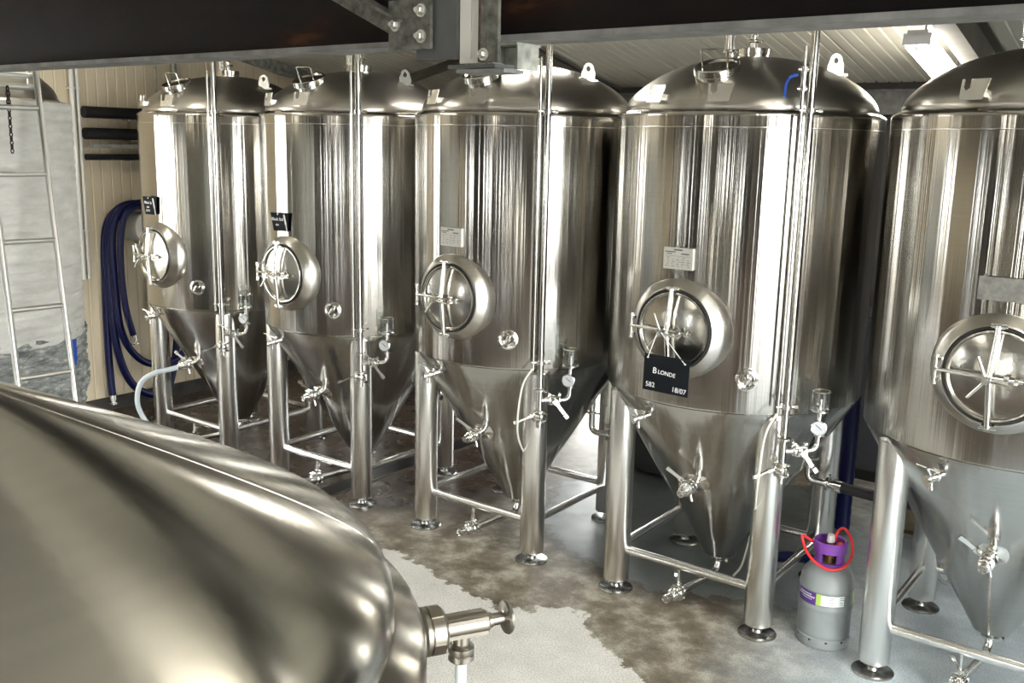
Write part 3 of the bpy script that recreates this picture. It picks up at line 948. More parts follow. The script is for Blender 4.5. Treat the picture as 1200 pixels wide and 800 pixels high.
    d = (radial(a) + Vector((-0.10, 0, -0.10))).normalized()
    fl = MB()
    fl.lathe([(0.075, -0.005), (0.07, 0.012), (0.03, 0.022), (0.02, 0.03)], 32, frame(p + d * 0.01, (radial(a) + Vector((0, 0, -0.4))).normalized()))
    fl.tube(p, p + d * 0.085, 0.020)
    fl.build('racking_port', 'bright_steel', t)
    vb, e, c = butterfly(p + d * 0.075, d, 0.021, (-0.8, 0, 0.6))
    clamp_at(vb, e, d, 0.020)
    vb.fit(e + d * 0.018, d, [(0.021, 0), (0.021, 0.012), (0.027, 0.014), (0.027, 0.022), (0.021, 0.026), (0.021, 0.045), (0.017, 0.045), (0.016, 0.01)])
    vb.tube(c, c + Vector((0.02, 0, -0.075)), 0.008)
    v3 = vb.build('racking_valve', 'bright_steel', t)
    lever(c, (-0.8, 0, 0.6), Vector((-0.6, -0.25, 0.45)), 0.021, 0.10).build('lever', 'bright_steel', v3)
    # bottom outlet, pipe and valve
    bp = MB()
    bp.tube((0, 0, ZC - 0.02), (0, 0, 0.155), 0.03)
    clamp_at(bp, (0, 0, 0.168), (0, 0, -1), 0.026)
    bp.path(elbow((0, 0, 0.16), (0, -0.02, 0.078), 0.055, (-0.045, -0.41, 0.078)), 0.022, 14)
    bp.build('outlet_pipe', 'bright_steel', t)
    d = Vector((-0.045, -0.39, 0)).normalized()
    vb, e, c = butterfly((-0.044, -0.40, 0.078), d, 0.023, (0, 0, 1))
    clamp_at(vb, e, d, 0.022)
    vb.fit(e + d * 0.02, d, [(0.023, 0), (0.022, 0.05), (0.028, 0.052), (0.028, 0.066), (0.021, 0.068), (0.018, 0.06)])
    vb.tube(c + Vector((0, 0, 0.03)), c + Vector((0, 0, 0.17)), 0.008)
    v4 = vb.build('outlet_valve', 'bright_steel', t)
    lever(c, (0, 0, 1), (-0.55, 0.7, 0.15), 0.023, 0.10).build('lever', 'bright_steel', v4)
    # coolant line at the back right leg
    mb = MB()
    mb.path(elbow((0.40, 0.30, 0.98), (0.40, 0.30, 0.675), 0.05, (0.56, 0.30, 0.675)), 0.022, 12)
    clamp_at(mb, (0.52, 0.30, 0.675), (1, 0, 0), 0.022)
    clamp_at(mb, (0.40, 0.30, 0.80), (0, 0, 1), 0.022)
    mb.build('coolant_line', 'bright_steel', t)
    return t

proto = make_fermenter()
GR = 'stainless conical fermenters standing in a row'
LABELS = [
    'steel conical fermenter farthest away, beside blue hoses on the cream wall',
    'steel conical fermenter second from the cream wall, small black tag above its manway',
    'steel conical fermenter in the middle of the five, steel nameplate above its manway',
    'steel conical fermenter with the large Blonde chalkboard hanging on its manway',
    'steel conical fermenter nearest the viewer, cut off by the right picture edge',
]
tanks = []
for i in range(5):
    o = proto if i == 0 else copy_tree(proto)
    o.location = ((i - 3) * PITCH_X, 0, 0)
    tag(o, LABELS[i], 'fermenter', GR)
    tanks.append(o)
# nameplates
for i in (2, 3, 4):
    X = wall_frame(-91, 2.053, RB)
    mb = MB(X)
    mb.box((0, 0, 0.012), (0.165, 0.112, 0.003) if i < 4 else (0.20, 0.10, 0.003))
    mb.box((-0.078, 0, 0.004), (0.012, 0.11, 0.018)); mb.box((0.078, 0, 0.004), (0.012, 0.11, 0.018))
    pl = mb.build('nameplate', 'name_plate' if i < 4 else 'tape_plate', tanks[i], smooth=False)
    if i < 4:
        ink = MB(X)
        ink.box((0.0, 0.044, 0.0139), (0.05, 0.007, 0.0006))
        ink.box((-0.045, 0.033, 0.0139), (0.06, 0.005, 0.0006)); ink.box((-0.05, 0.023, 0.0139), (0.03, 0.004, 0.0006)); ink.box((0.04, 0.025, 0.0139), (0.045, 0.006, 0.0006))
        ink.box((0, 0.012, 0.0139), (0.145, 0.0012, 0.0006))
        random.seed(5)
        for r in range(5):
            for q in range(5):
                if random.random() < 0.8:
                    ink.box((-0.058 + q * 0.029 + random.uniform(-.004, .004), 0.004 - r * 0.011, 0.0139), (random.uniform(0.008, 0.022), 0.0022, 0.0006))
        ink.build('engraving', 'print_ink', pl, smooth=False)
# small blue lever on the fourth tank's top spray valve and the thin tube
n4, t4 = radial(-45.5), tangent(-45.5)
q = polar(-45.5, 0.79, 0) - t4 * 0.045
mb = MB()
for z in (2.99, 2.90):
    mb.tube(q + Vector((0, 0, z - 0.012)), q + Vector((0, 0, z + 0.012)), 0.018, seg=12)
    mb.tube(q + Vector((0, 0, z)) - t4 * 0.03, q + Vector((0, 0, z)) + t4 * 0.02, 0.008)
mb.tube(q + Vector((0, 0, 2.90)), q + Vector((0, 0, 2.99)), 0.013)
tv = mb.build('spray_valve', 'bright_steel', tanks[3])
mb = MB(); mb.path(smooth_path([q + Vector((0, 0, 2.965)) - t4 * 0.03, q + Vector((0, 0, 2.955)) - t4 * 0.065, q + Vector((0, 0, 2.92)) - t4 * 0.085, q + Vector((0, 0, 2.86)) - t4 * 0.09]), 0.008, 8)
mb.build('blue_lever', 'blue_plastic', tv)
# clear sample line trailing down from third and fourth standpipe
for i, dx in ((2, -1.53), (3, 0.0)):
    o3 = Vector((dx, 0, 0))
    pts = [q + Vector((0, 0, 1.30)), q - t4 * 0.07 + Vector((0.02, -0.02, 1.18)), q - t4 * 0.09 + Vector((0.02, -0.02, 0.9)), Vector((0.36, -0.40, 0.6)), Vector((0.30, -0.36, 0.33)), Vector((0.22, -0.28, 0.2)), Vector((0.25, -0.2, 0.13))]
    MB().path(smooth_path(pts, 8), 0.006, 8).build('clear_tube', 'clear_line', tanks[i])

# ================================================================== CHALKBOARDS
def chalkboard(name, X, w_, h_, lines, label, string=None, pen=False, parent_strings=True, skew=0.0):
    o = empty(name, X.translation)
    Y = Matrix.Translation(-X.translation) @ X
    mb = MB(Y)
    b_ = [(-w_ / 2, h_ / 2), (w_ / 2, h_ / 2), (w_ / 2 - skew * 0.3, -h_ / 2), (-w_ / 2 + skew, -h_ / 2)]
    vs = [(p[0], p[1], 0.003) for p in b_] + [(p[0], p[1], -0.003) for p in b_]
    mb.add(vs, [(3, 2, 1, 0)[::-1], (4, 5, 6, 7)[::-1], (0, 4, 5, 1), (1, 5, 6, 2), (2, 6, 7, 3), (3, 7, 4, 0)])
    mb.build('board', 'chalkboard', o, smooth=False)
    for (s_, size, x, y, rot) in lines:
        text_mesh('chalk_writing', s_, size, 'chalk', Y @ Matrix.Translation((x, y, 0.0036)) @ Matrix.Rotation(R_(rot), 4, 'Z'), o)
    if string:
        for (p, q_) in string:
            s2 = MB(); s2.tube(Vector(p) - X.translation, Vector(q_) - X.translation, 0.0022, seg=6)
            s2.build('string', 'string_white', o)
            MB().lathe([(0.0005, -0.004), (0.006, 0), (0.0005, 0.006)], 10, Matrix.Translation(Vector(p) - X.translation)).build('knot', 'string_white', o)
    if pen:
        pm = MB(Y)
        pm.tube((w_ * 0.30, h_ * 0.42, 0.010), (w_ * 0.40, -h_ * 0.12, 0.010), 0.0055, seg=8)
        pm.tube((w_ * 0.40, -h_ * 0.12, 0.010), (w_ * 0.46, -h_ * 0.52, 0.010), 0.003, seg=8)
        pm.build('marker_pen', 'white_plastic', o)
        MB(Y).lathe([(0.004, 0.003), (0.004, 0.008)], 8, Matrix.Translation((-w_ * 0.08, h_ * 0.42, 0))).build('pin', 'white_plastic', o)
    tag(o, label, 'sign')
    return o
# board on the fourth tank: hangs from the handwheel stud
ctr = Vector((0.055, -0.935, 1.483))
X = Matrix(((1, 0, 0, ctr.x), (0, 0, -1, ctr.y), (0, 1, 0, ctr.z), (0, 0, 0, 1))) @ Matrix.Rotation(R_(-1.0), 4, 'Z')
stud = Vector((-0.012, -0.905, 1.69))
chalkboard('chalkboard', X, 0.255, 0.19, [('B', 0.044, -0.064, 0.012, -4), ('LONDE', 0.030, 0.004, 0.006, -4), ('582', 0.036, -0.085, -0.064, 0), ('18/07', 0.036, 0.078, -0.070, -3)],
           'black chalkboard lettered Blonde 582 hanging on the fourth tank manway',
           [(ctr + Vector((-0.105, -0.006, 0.078)), stud + Vector((-0.01, 0, 0))), (ctr + Vector((0.105, -0.006, 0.070)), stud + Vector((0.01, 0, 0)))])
for i, a, lab, lines in ((1, -95, 'small black chalk tag with marker pen on the second tank from the cream wall', [('Black Std', 0.030, -0.018, 0.018, 0), ('abv', 0.022, -0.02, -0.02, 0)]),
                  (0, -96.5, 'small black chalk tag with marker pen on the farthest tank', [('Black St', 0.028, -0.018, 0.022, -3), ('abv', 0.024, -0.02, -0.012, 0), ('5.8 %', 0.022, -0.022, -0.04, 0)])):
    X = Matrix.Translation(((i - 3) * PITCH_X, 0, 0)) @ wall_frame(a + 2, 2.045 if i else 2.075, RB + 0.022) @ Matrix.Rotation(R_(8), 4, 'Y')
    chalkboard('chalk_tag', X, 0.17, 0.125 if i else 0.14, lines, lab, None, True, True, 0.03)

# ================================================================== FRONT TANK
FT = Vector((0.7475, -4.7386, 0))
FR, FZ, FRS, FH1, FH, FM, FN, FCS = 0.8, 1.8335, 0.9364 * 0.8, 0.0323, 0.099, 4.35, 4.58, 0.4664
def front_z(r):
    return FZ + FH1 + FH * max(0, 1 - (r / FRS) ** FM) ** (1 / FN) + FCS * (FRS - r)
ft = empty('bright_tank', FT)
MB().lathe([(FR, 0.62), (FR, FZ - 0.012), (FR - 0.003, FZ - 0.003), (FR - 0.01, FZ + 0.004), (FRS + 0.004, FZ + FH1 - 0.002), (FRS, FZ + FH1)], 160, None, False, False).build('shell', 'brushed_front', ft, 40)
prof = [(FRS + 0.001, FZ + FH1 - 0.004)]
for k in range(0, 41):
    r = FRS * math.cos(PI / 2 * k / 40)
    if r > 0.07: prof.append((r, front_z(r)))
prof += [(0.06, front_z(0.06) + 0.004), (0.03, front_z(0.06) + 0.012), (0.0005, front_z(0.06) + 0.014)]
MB().lathe(prof, 160, None, False, True).build('dome', 'brushed_front', ft, 40)
MB().lathe([(FR, 0.62), (0.5, 0.48), (0.1, 0.42)], 96, None, False, True).build('bottom_dish', 'brushed_front', ft)
for a in (45, 135, 225, 315):
    p = polar(a, 0.62, 0)
    lg = MB().lathe([(0.06, 0.03), (0.06, 0.62)], 20, Matrix.Translation(p)).build('leg', 'satin_tube', ft)
    MB().lathe([(0.09, 0), (0.09, 0.01), (0.02, 0.014), (0.02, 0.04)], 20, Matrix.Translation(p)).build('foot', 'bright_steel', lg)
ws = MB()
for a_ in (54.0,):
    pts_ = [polar(a_, FRS * (1 - k / 30), front_z(FRS * (1 - k / 30)) - 0.0003) for k in range(0, 28)]
    ws.path(pts_, 0.0013, 6)
ws.build('weld_seam', 'brushed_front', ft)
# sample valve on the wall of the front tank
a = 60
n = radial(a)
p = polar(a, FR, 1.715)
mb = MB()
mb.fit(p - n * 0.01, n, [(0.03, 0), (0.03, 0.035), (0.036, 0.036), (0.046, 0.044), (0.046, 0.052), (0.043, 0.054), (0.046, 0.056), (0.046, 0.078), (0.040, 0.084), (0.036, 0.086)], 28)
for k in range(4):
    aa = k * PI / 2 + 0.4
    X = frame(p + n * 0.055, n) @ Matrix.Rotation(aa, 4, 'Z')
    mb.box((0.046, 0, 0), (0.006, 0.02, 0.024), X)
sv = mb.build('union_nut', 'dull_steel', ft, 30)
mb = MB()
mb.fit(p + n * 0.070, n, [(0.030, 0), (0.030, 0.008), (0.0225, 0.010), (0.0225, 0.090), (0.020, 0.094)], 24)
mb.box((0, 0, 0.05), (0.036, 0.040, 0.08), frame(p + n * 0.070, n))
vbod = mb.build('sample_valve', 'dull_steel', ft, 30)
mb = MB()
mb.fit(p + n * 0.160, n, [(0.015, 0), (0.015, 0.012), (0.012, 0.014), (0.012, 0.036), (0.016, 0.038), (0.031, 0.040), (0.033, 0.044), (0.031, 0.049), (0.016, 0.050)], 28)
mb.build('push_knob', 'dull_steel', vbod, 30)
q = p + n * 0.112
mb = MB()
mb.fit(q, (0, 0, -1), [(0.016, 0.015), (0.016, 0.035), (0.02, 0.040), (0.025, 0.042), (0.025, 0.052), (0.0235, 0.056), (0.025, 0.058), (0.025, 0.068), (0.02, 0.072)], 28)
mb.build('outlet_nut', 'dull_steel', vbod, 30)
MB().tube(q + Vector((0, 0, -0.07)), q + Vector((0, 0, -0.5)), 0.011, seg=12).build('outlet_tube', 'milk_hose', vbod)
tag(ft, 'large brushed steel tank dome filling the lower left foreground', 'tank')

# ================================================================== WRAPPED TANK, LADDER, PIPES AT LEFT
TC = Vector((-3.962, -2.574, 0))
wt = empty('wrapped_tank', TC)
random.seed(3)
def wrap(r0, z0, z1, nz, na, amp, ripple, pitch):
    vs, fs = [], []
    for j in range(nz + 1):
        z = z0 + (z1 - z0) * j / nz
        for i in range(na):
            a = 2 * PI * i / na
            rr = r0(z) + ripple * abs(math.sin(PI * z / pitch)) + amp * (random.random() - 0.5)
            vs.append((rr * math.cos(a), rr * math.sin(a), z + amp * (random.random() - 0.5)))
    for j in range(nz):
        for i in range(na):
            i2 = (i + 1) % na
            fs.append((j * na + i, j * na + i2, (j + 1) * na + i2, (j + 1) * na + i))
    m_ = MB(); m_.v = vs; m_.f = fs
    return m_
wrap(lambda z: 0.722, 1.38, 2.79, 110, 120, 0.003, 0.010, 0.055).build('foam_sheet', 'foam_wrap', wt, 180)
wrap(lambda z: 0.728 if z > 1.05 else 0.728 - (1.05 - z) * 0.25, 0.45, 1.42, 60, 90, 0.03, 0.0, 0.05).build('film_skirt', 'stretch_film', wt, 25)
MB().lathe([(0.722, 2.788), (0.70, 2.80), (0.67, 2.805)] + [(0.655, 2.83), (0.652, ZD)] + [(max(0.0005, 0.965 * RD * math.cos(PI / 2 * k / 20)), dome_z(RD * math.cos(PI / 2 * k / 20))) for k in range(1, 21)], 96, None, False, True).build('dome', 'brushed_dome', wt)
for (sx, sy) in ((-1, -1), (1, -1), (1, 1), (-1, 1)):
    lg = MB().lathe([(0.07, 0.06), (0.07, 1.3)], 24, Matrix.Translation((sx * 0.44, sy * 0.44, 0))).build('leg', 'satin_tube', wt)
    MB().lathe([(0.1, 0.0), (0.1, 0.01), (0.015, 0.015), (0.015, 0.07)], 24, Matrix.Translation((sx * 0.44, sy * 0.44, 0))).build('foot', 'bright_steel', lg)
MB().lathe([(0.70, 1.27), (0.1, 0.3), (0.0005, 0.29)], 64, None, False, True).build('cone', 'brushed_cone', wt)
mb = MB(wall_frame(34, 1.30, 0.73)); mb.box((0, 0, 0.005), (0.06, 0.16, 0.004)); mb.build('blue_sticker', 'blue_plastic', wt, smooth=False)
tag(wt, 'tank wrapped in white foam sheet and stretch film at the left edge', 'tank')
# ladder in front of it
base = Vector((-2.40, -2.62, 0))
ld = empty('ladder', base)
KL = 1.33
rb = CAM + (Vector((-1.462, -3.215, 1.571)) - CAM) * KL; rtp = CAM + (Vector((-1.765, -3.122, 2.856)) - CAM) * KL
up_d = (rtp - rb).normalized()
wv = Vector((-0.016, -0.217, 0)) * KL
foot_s = rb.z / up_d.z
foot_p = rb - up_d * foot_s
top_p = rb + up_d * 2.15
for off in (Vector((0, 0, 0)), wv):
    MB().tube(foot_p + off - base, top_p + off - base, 0.017, seg=12).build('rail', 'ladder_steel', ld)
z = rb.z + 0.118 - 3 * 0.35
while z < 3.2:
    s_ = (z - rb.z) / up_d.z
    p = rb + up_d * s_ - base
    MB().tube(p, p + wv, 0.014, seg=10).build('rung', 'ladder_steel', ld)
    z += 0.35
tag(ld, 'steel ladder leaning in front of the wrapped tank', 'ladder')
# rails above wrapped tank
mb = MB()
for z in (2.86, 2.92):
    p = rb + up_d * ((z - rb.z) / up_d.z) + Vector((-0.05, 0.01, 0))
    mb.tube(p, p + wv * 2.5, 0.017, seg=10)
mb.tube(p + wv * 0.12 + Vector((0, 0, -0.07)), p + wv * 0.12 + Vector((0, 0, 0.03)), 0.008)
tag(mb.build('hand_rail', 'ladder_steel'), 'double steel hand rail meeting the ladder top', 'rail')
# chain hanging from the rail
p = rb + up_d * ((2.86 - rb.z) / up_d.z) + wv * 0.55
ch = empty('hanging_chain', p)
for k in range(16):
    X = Matrix.Translation((0, 0, -0.02 - 0.0215 * k)) @ Matrix.Rotation(PI / 2 * (k % 2), 4, 'Z') @ Matrix.Rotation(PI / 2, 4, 'X') @ Matrix.Diagonal((0.6, 1, 1, 1))
    MB().torus(0.013 if k > 4 else 0.018, 0.0045, X, 10, 5).build('link', 'chain_dark', ch)
tag(ch, 'short rusty chain hanging by the ladder', 'chain')
# pair of thin conduits by the cream wall
for dx, r, lab in ((0.0, 0.020, 'thicker pale conduit rising beside the wrapped tank'), (0.055, 0.013, 'thinner pale conduit rising beside the wrapped tank')):
    o = empty('conduit', (XL + 0.07, -0.44 + dx, 1.30))
    MB().tube((0, 0, 0), (0, 0, 2.3), r, seg=12).build('pipe', 'white_plastic', o)
    for z in (0.45, 1.72):
        MB().box((-0.02, 0.0, z), (0.08, 2.6 * r, 0.015)).build('clip', 'white_plastic', o, smooth=False)
    tag(o, lab, 'pipe')
# lagged coolant pipes along the wall
for z, r, lab in ((2.815, 0.052, 'topmost black lagged pipe on the cream wall'), (2.625, 0.052, 'middle black lagged pipe on the cream wall'), (2.415, 0.028, 'thin lowest black pipe on the cream wall')):
    o = empty('lagged_pipe', (XL + 0.10, 1.3, z))
    MB().tube((0, -1.66, 0), (0, 1.9, 0), r, seg=18).build('lagging', 'black_lagging', o)
    for y in (-1.2, 0.0, 1.2):
        MB().box((-0.03, y, -r - 0.006), (0.14, 0.04, 0.012)).build('bracket', 'galvanised', o, smooth=False)
    tag(o, lab, 'pipe')
mb = MB(); mb.box((XL + 0.09, 1.2, 2.50), (0.12, 3.1, 0.006)); mb.box((XL + 0.15, 1.2, 2.515), (0.005, 3.1, 0.035))
tag(mb.build('cable_tray', 'galvanised', smooth=False), 'galvanised cable tray between the black lagged pipes', 'tray')
mb = MB(); mb.tube((XL + 0.06, 0.62, 2.9), (XL + 0.06, 0.62, 3.62), 0.03); mb.tube((XL + 0.06, 0.42, 2.9), (XL + 0.06, 0.42, 3.65), 0.012)
tag(mb.build('wall_pipe', 'galvanised'), 'vertical grey pipe on the cream wall above the farthest tank', 'pipe')

# ================================================================== HOSES ON THE WALL
XH = XL + 0.10
def hose(name, pts, r, mat, label, cat='hose', ends=(), group=None, n=10, seg=12, rib=None):
    o = empty(name, pts[0])
    P = smooth_path([Vector(p) - Vector(pts[0]) for p in pts], n)
    MB().path(P, r, seg, True, rib).build('tube', mat, o)
    for e in ends:
        a, b_ = (P[0], P[1]) if e == 0 else (P[-1], P[-2])
        d = (a - b_).normalized()
        mb = MB(); mb.fit(a - d * 0.05, d, [(r * 1.12, 0), (r * 1.12, 0.05), (r * 0.8, 0.052), (r * 0.8, 0.075), (r * 1.3, 0.077), (r * 1.3, 0.092)])
        mb.build('end_fitting', 'bright_steel', o)
    tag(o, label, cat, group)
    return o
hk = MB(); hk.lathe([(0.14, 0), (0.14, 0.34), (0.155, 0.342), (0.155, 0.355)], 24, Matrix.Translation((XL, 0.09, 1.77)) @ Matrix.Rotation(PI / 2, 4, 'Y'), True, True)
tag(hk.build('hose_hanger', 'white_plastic'), 'white drum hanger holding the blue hoses on the cream wall', 'hanger')
hose('blue_hose', [(XH, 0.34, 0.95), (XH, 0.36, 1.6), (XH, 0.24, 1.89), (XH, 0.09, 1.965), (XH, -0.10, 1.92), (XH, -0.22, 1.72), (XH, -0.25, 1.2), (XH, -0.26, 0.6), (XH + 0.02, -0.255, 0.12)], 0.034, 'navy_hose', 'straight hanging blue hose ending in a steel fitting on the cream wall', ends=(1,))
hose('blue_hose', [(XH + 0.075, 0.36, 1.5), (XH + 0.075, 0.22, 1.93), (XH + 0.075, 0.06, 1.985), (XH + 0.075, -0.13, 1.93), (XH + 0.075, -0.24, 1.70), (XH + 0.075, -0.25, 1.2), (XH + 0.08, -0.21, 0.6), (XH + 0.08, -0.05, 0.22), (XH + 0.075, 0.25, 0.09), (XH, 0.42, 0.25), (XH, 0.50, 0.75), (XH, 0.44, 1.5)], 0.036, 'navy_hose', 'blue hose hanging in the longest loop almost to the floor')
hose('blue_hose', [(XH + 0.15, 0.28, 1.86), (XH + 0.15, 0.10, 1.985), (XH + 0.15, -0.14, 1.92), (XH + 0.15, -0.24, 1.70), (XH + 0.15, -0.24, 1.2), (XH + 0.15, -0.19, 0.75), (XH + 0.15, 0.02, 0.47), (XH + 0.15, 0.32, 0.43), (XH + 0.15, 0.52, 0.6), (XH + 0.15, 0.56, 1.2)], 0.034, 'navy_hose', 'blue hose hanging in the shorter inner loop')
hose('blue_hose', [(XH + 0.225, 0.2, 1.92), (XH + 0.225, 0.06, 1.98), (XH + 0.225, -0.14, 1.90), (XH + 0.225, -0.21, 1.6), (XH + 0.225, -0.20, 1.1), (XH + 0.225, -0.12, 0.72)], 0.030, 'navy_hose', 'short blue hose end dangling inside the loops', ends=(1,))
# milky hose from the farthest tank's racking valve
T1x = -3 * PITCH_X
hose('milky_hose', [(T1x + 0.022, -0.605, 0.756), (T1x + 0.008, -0.69, 0.745), (T1x - 0.05, -0.78, 0.725), (T1x - 0.14, -0.86, 0.64), (T1x - 0.17, -0.88, 0.45), (T1x - 0.12, -0.80, 0.25), (T1x + 0.02, -0.66, 0.10), (T1x + 0.2, -0.5, 0.02)], 0.021, 'milk_hose', 'translucent milky hose curving down from the farthest tank')

# ================================================================== BEHIND THE TANKS
hose('lagged_hose', [(0.30, 1.35, 1.75), (0.30, 1.35, 1.4), (0.32, 1.33, 1.0), (0.33, 1.31, 0.6), (0.335, 1.30, 0.03)], 0.052, 'navy_hose', 'thick dark ribbed hose hanging behind between the two nearest tanks', n=14, rib=0.06)
hose('black_hose', [(0.56, 0.30, 0.675), (0.72, 0.30, 0.665), (0.95, 0.32, 0.655), (1.25, 0.38, 0.62)], 0.033, 'black_rubber', 'black hose clamped to the fourth tank coolant line', ends=(0,))
hose('floor_hose', [(0.10, 0.42, 0.05), (0.35, 0.30, 0.16), (0.50, 0.20, 0.22), (0.70, 0.12, 0.24)], 0.034, 'navy_hose', 'dark blue hose end lying behind the gas bottle', ends=(1,))
# pump behind the nearest tank
pm = empty('pump', (0.80, 1.42, 0))
MB().box((0, 0, 0.13), (0.34, 0.46, 0.03)).build('base_plate', 'dull_steel', pm, smooth=False)
for sx in (-1, 1):
    for sy in (-1, 1):
        MB().tube((sx * 0.13, sy * 0.18, 0), (sx * 0.13, sy * 0.18, 0.12), 0.018).build('foot', 'dull_steel', pm)
MB().box((0, -0.08, 0.20), (0.14, 0.16, 0.12)).build('pedestal', 'bronze', pm, smooth=False)
mb = MB(); mb.fit((0, -0.24, 0.34), (0, 1, 0), [(0.03, 0), (0.07, 0.01), (0.12, 0.03), (0.12, 0.09), (0.08, 0.11), (0.08, 0.16), (0.10, 0.18), (0.10, 0.40), (0.07, 0.42)], 24)
mb.build('motor', 'bronze', pm)
mb = MB(); mb.tube((0, -0.2, 0.40), (0, -0.2, 0.60), 0.03); clamp_at(mb, (0, -0.2, 0.55), (0, 0, 1), 0.032); mb.tube((0, -0.20, 0.60), (0.2, -0.05, 0.72), 0.028)
mb.build('discharge_pipe', 'bright_steel', pm)
MB().box((0.16, -0.05, 0.33), (0.012, 0.30, 0.36)).build('side_cover', 'white_plastic', pm, smooth=False)
tag(pm, 'bronze pump on a steel base behind the nearest tank leg', 'pump')
hw = empty('hand_wheel', (1.17, 0.86, 0))  # lone grey hand wheel, tilted on a short stem
X = Matrix.Translation((0, 0, 0.10)) @ Matrix.Rotation(R_(28), 4, 'X')
MB(X).torus(0.105, 0.014, None, 32, 8).build('rim', 'wheel_grey', hw)
for k in range(3):
    a = k * 2 * PI / 3 + 0.3
    MB(X).tube((0, 0, 0), (0.1 * math.cos(a), 0.1 * math.sin(a), 0), 0.010).build('spoke', 'wheel_grey', hw)
MB(X).tube((0, 0, -0.03), (0, 0, 0.02), 0.024).build('hub', 'wheel_grey', hw)
MB().tube((0, 0.02, 0.0), (0, 0.02, 0.10), 0.012).build('stem', 'wheel_grey', hw)
tag(hw, 'grey spoked hand wheel behind the nearest tank', 'valve')
# dark crate and cabinet against the back
cr = empty('storage_crate', (-1.15, 1.75, 0))
MB().box((0, 0, 0.40), (0.95, 0.6, 0.72)).build('body', 'crate_black', cr, smooth=False)
MB().box((0, 0, 0.785), (1.0, 0.65, 0.05)).build('lid', 'crate_black', cr, smooth=False)
for sx in (-1, 1):
    MB().box((sx * 0.38, 0, 0.02), (0.12, 0.6, 0.04)).build('skid', 'crate_black', cr, smooth=False)
tag(cr, 'black storage crate in the dark behind the fourth tank', 'crate')
cb = empty('control_cabinet', (0.30, 2.75, 0))
MB().box((0, 0, 0.72), (1.0, 0.5, 1.25)).build('body', 'cabinet_grey', cb, smooth=False)
MB().box((0, -0.256, 0.72), (0.94, 0.012, 1.19)).build('door', 'cabinet_grey', cb, smooth=False)
MB().box((0, 0, 0.05), (0.96, 0.46, 0.1)).build('plinth', 'crate_black', cb, smooth=False)
MB().tube((0.36, -0.268, 0.68), (0.36, -0.268, 0.78), 0.010).build('handle', 'bright_steel', cb)
tag(cb, 'dark grey cabinet in the shade behind the gap between the nearest tanks', 'cabinet')

# ================================================================== GAS BOTTLE
gb = empty('gas_bottle', (0.756, -0.291, 0), R_(8))
MB().lathe([(0.128, 0.0), (0.137, 0.004), (0.140, 0.012), (0.140, 0.055), (0.134, 0.06), (0.137, 0.066), (0.140, 0.075), (0.1385, 0.09), (0.1385, 0.205), (0.140, 0.21), (0.1435, 0.218), (0.1435, 0.232), (0.139, 0.24), (0.1385, 0.25), (0.1385, 0.315), (0.143, 0.322), (0.143, 0.334), (0.139, 0.342), (0.136, 0.37), (0.126, 0.40), (0.104, 0.428), (0.075, 0.445), (0.066, 0.45)], 48).build('body', 'bottle_grey', gb, 30)
for k in range(10):
    a = k * 36
    MB(wall_frame(a, 0.045, 0.139)).box((0, 0, 0), (0.012, 0.010, 0.004)).build('vent_slot', 'black_rubber', gb, smooth=False)
# collar: ring with openings
mb = MB()
mb.lathe([(0.080, 0.44), (0.082, 0.455), (0.080, 0.46), (0.066, 0.462)], 40, None, False, False)
for (a0, a1) in ((-50, 15), (60, 130), (175, 250)):
    mb.lathe([(0.066, 0.455), (0.074, 0.457), (0.078, 0.53), (0.070, 0.53), (0.066, 0.455)], 16, None, False, False, R_(a0), R_(a1))
mb.lathe([(0.078, 0.515), (0.086, 0.52), (0.086, 0.572), (0.081, 0.578), (0.074, 0.572), (0.074, 0.52), (0.078, 0.515)], 40, None, False, False)
mb.build('collar', 'collar_purple', gb, 35)
mb = MB(); mb.tube((0, 0, 0.44), (0, 0, 0.49), 0.025); mb.tube((0, 0, 0.49), (0, 0, 0.57), 0.016)
va = mb.build('valve', 'brass', gb)
MB().tube((0, 0, 0.565), (0, 0, 0.605), 0.022, 0.018, 14).build('valve_cap', 'white_plastic', va)
mb = MB(); mb.fit((0.03, 0.01, 0.53), (1, 0.3, 0), [(0.03, 0), (0.035, 0.004), (0.035, 0.03), (0.03, 0.034)]); mb.build('regulator_knob', 'red_rubber', va)
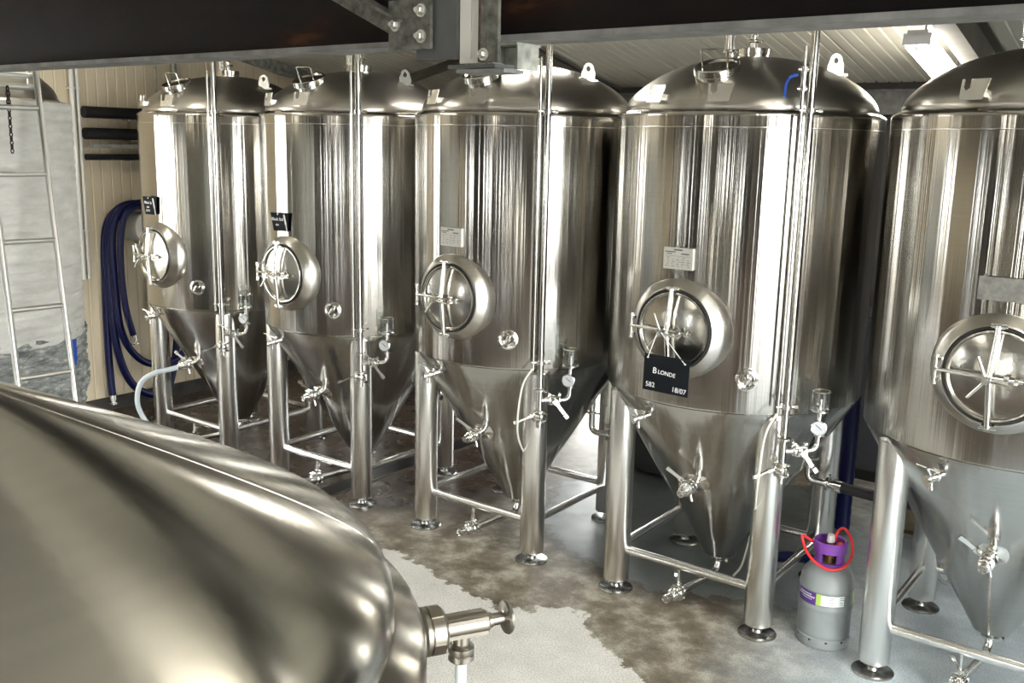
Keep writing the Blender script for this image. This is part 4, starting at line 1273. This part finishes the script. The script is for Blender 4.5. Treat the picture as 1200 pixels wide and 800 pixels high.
# printed labels round the body
def band(a0, a1, z0, z1, r, mat, name):
    mb = MB(); mb.lathe([(r, z0), (r, z1)], 14, None, False, False, R_(a0), R_(a1)); return mb.build(name, mat, gb)
AO = -73 - 8
lb = band(AO - 74, AO - 20, 0.246, 0.320, 0.1398, 'label_purple', 'purple_label')
band(AO - 20, AO - 9, 0.252, 0.316, 0.1397, 'label_green', 'green_strip')
wb_ = band(AO - 9, AO + 42, 0.254, 0.312, 0.1399, 'label_white', 'white_label')
band(AO + 75, AO + 95, 0.25, 0.316, 0.1398, 'label_green', 'green_strip')
for k, (dz, wd) in enumerate(((0.020, 0.016), (0.008, 0.018), (-0.006, 0.014), (-0.018, 0.016))):
    for dx in (-6, 17):
        mb = MB(); mb.lathe([(0.1402, 0.283 + dz - 0.0014), (0.1402, 0.283 + dz + 0.0014)], 5, None, False, False, R_(AO + 14 + dx), R_(AO + 14 + dx + wd * 600)); mb.build('small_print', 'print_ink', wb_)
for k, (s0, s1, z, h) in enumerate(((-66, -34, 0.300, 0.007), (-70, -26, 0.287, 0.008), (-58, -30, 0.274, 0.004))):
    x = s0
    random.seed(11 + k)
    while x < s1:
        wd = random.uniform(2.2, 4.2)
        mb = MB(); mb.lathe([(0.1402, z - h / 2), (0.1402, z + h / 2)], 3, None, False, False, R_(AO + x), R_(AO + x + wd)); mb.build('lettering', 'label_white', lb)
        x += wd + 1.2
tag(gb, 'grey gas bottle with a purple collar standing on the floor', 'gas bottle')
# red cord looped round the collar
pts = [(-0.02, 0.06, 0.50), (-0.075, -0.02, 0.545), (-0.125, -0.075, 0.590), (-0.118, -0.090, 0.560), (-0.085, -0.110, 0.515), (-0.03, -0.118, 0.475), (0.04, -0.108, 0.452), (0.098, -0.065, 0.468), (0.118, -0.005, 0.520), (0.098, 0.030, 0.590), (0.055, 0.040, 0.640), (0.022, 0.035, 0.615), (0.015, 0.02, 0.56)]
pts = [(0.756 + p[0], -0.291 + p[1], p[2]) for p in pts]
MBp = MB(); MBp.path(smooth_path(pts, 6), 0.0075, 10)
rc = MBp.build('red_cord', 'red_rubber')
tag(rc, 'bright red cord looped around the purple bottle collar', 'cord')
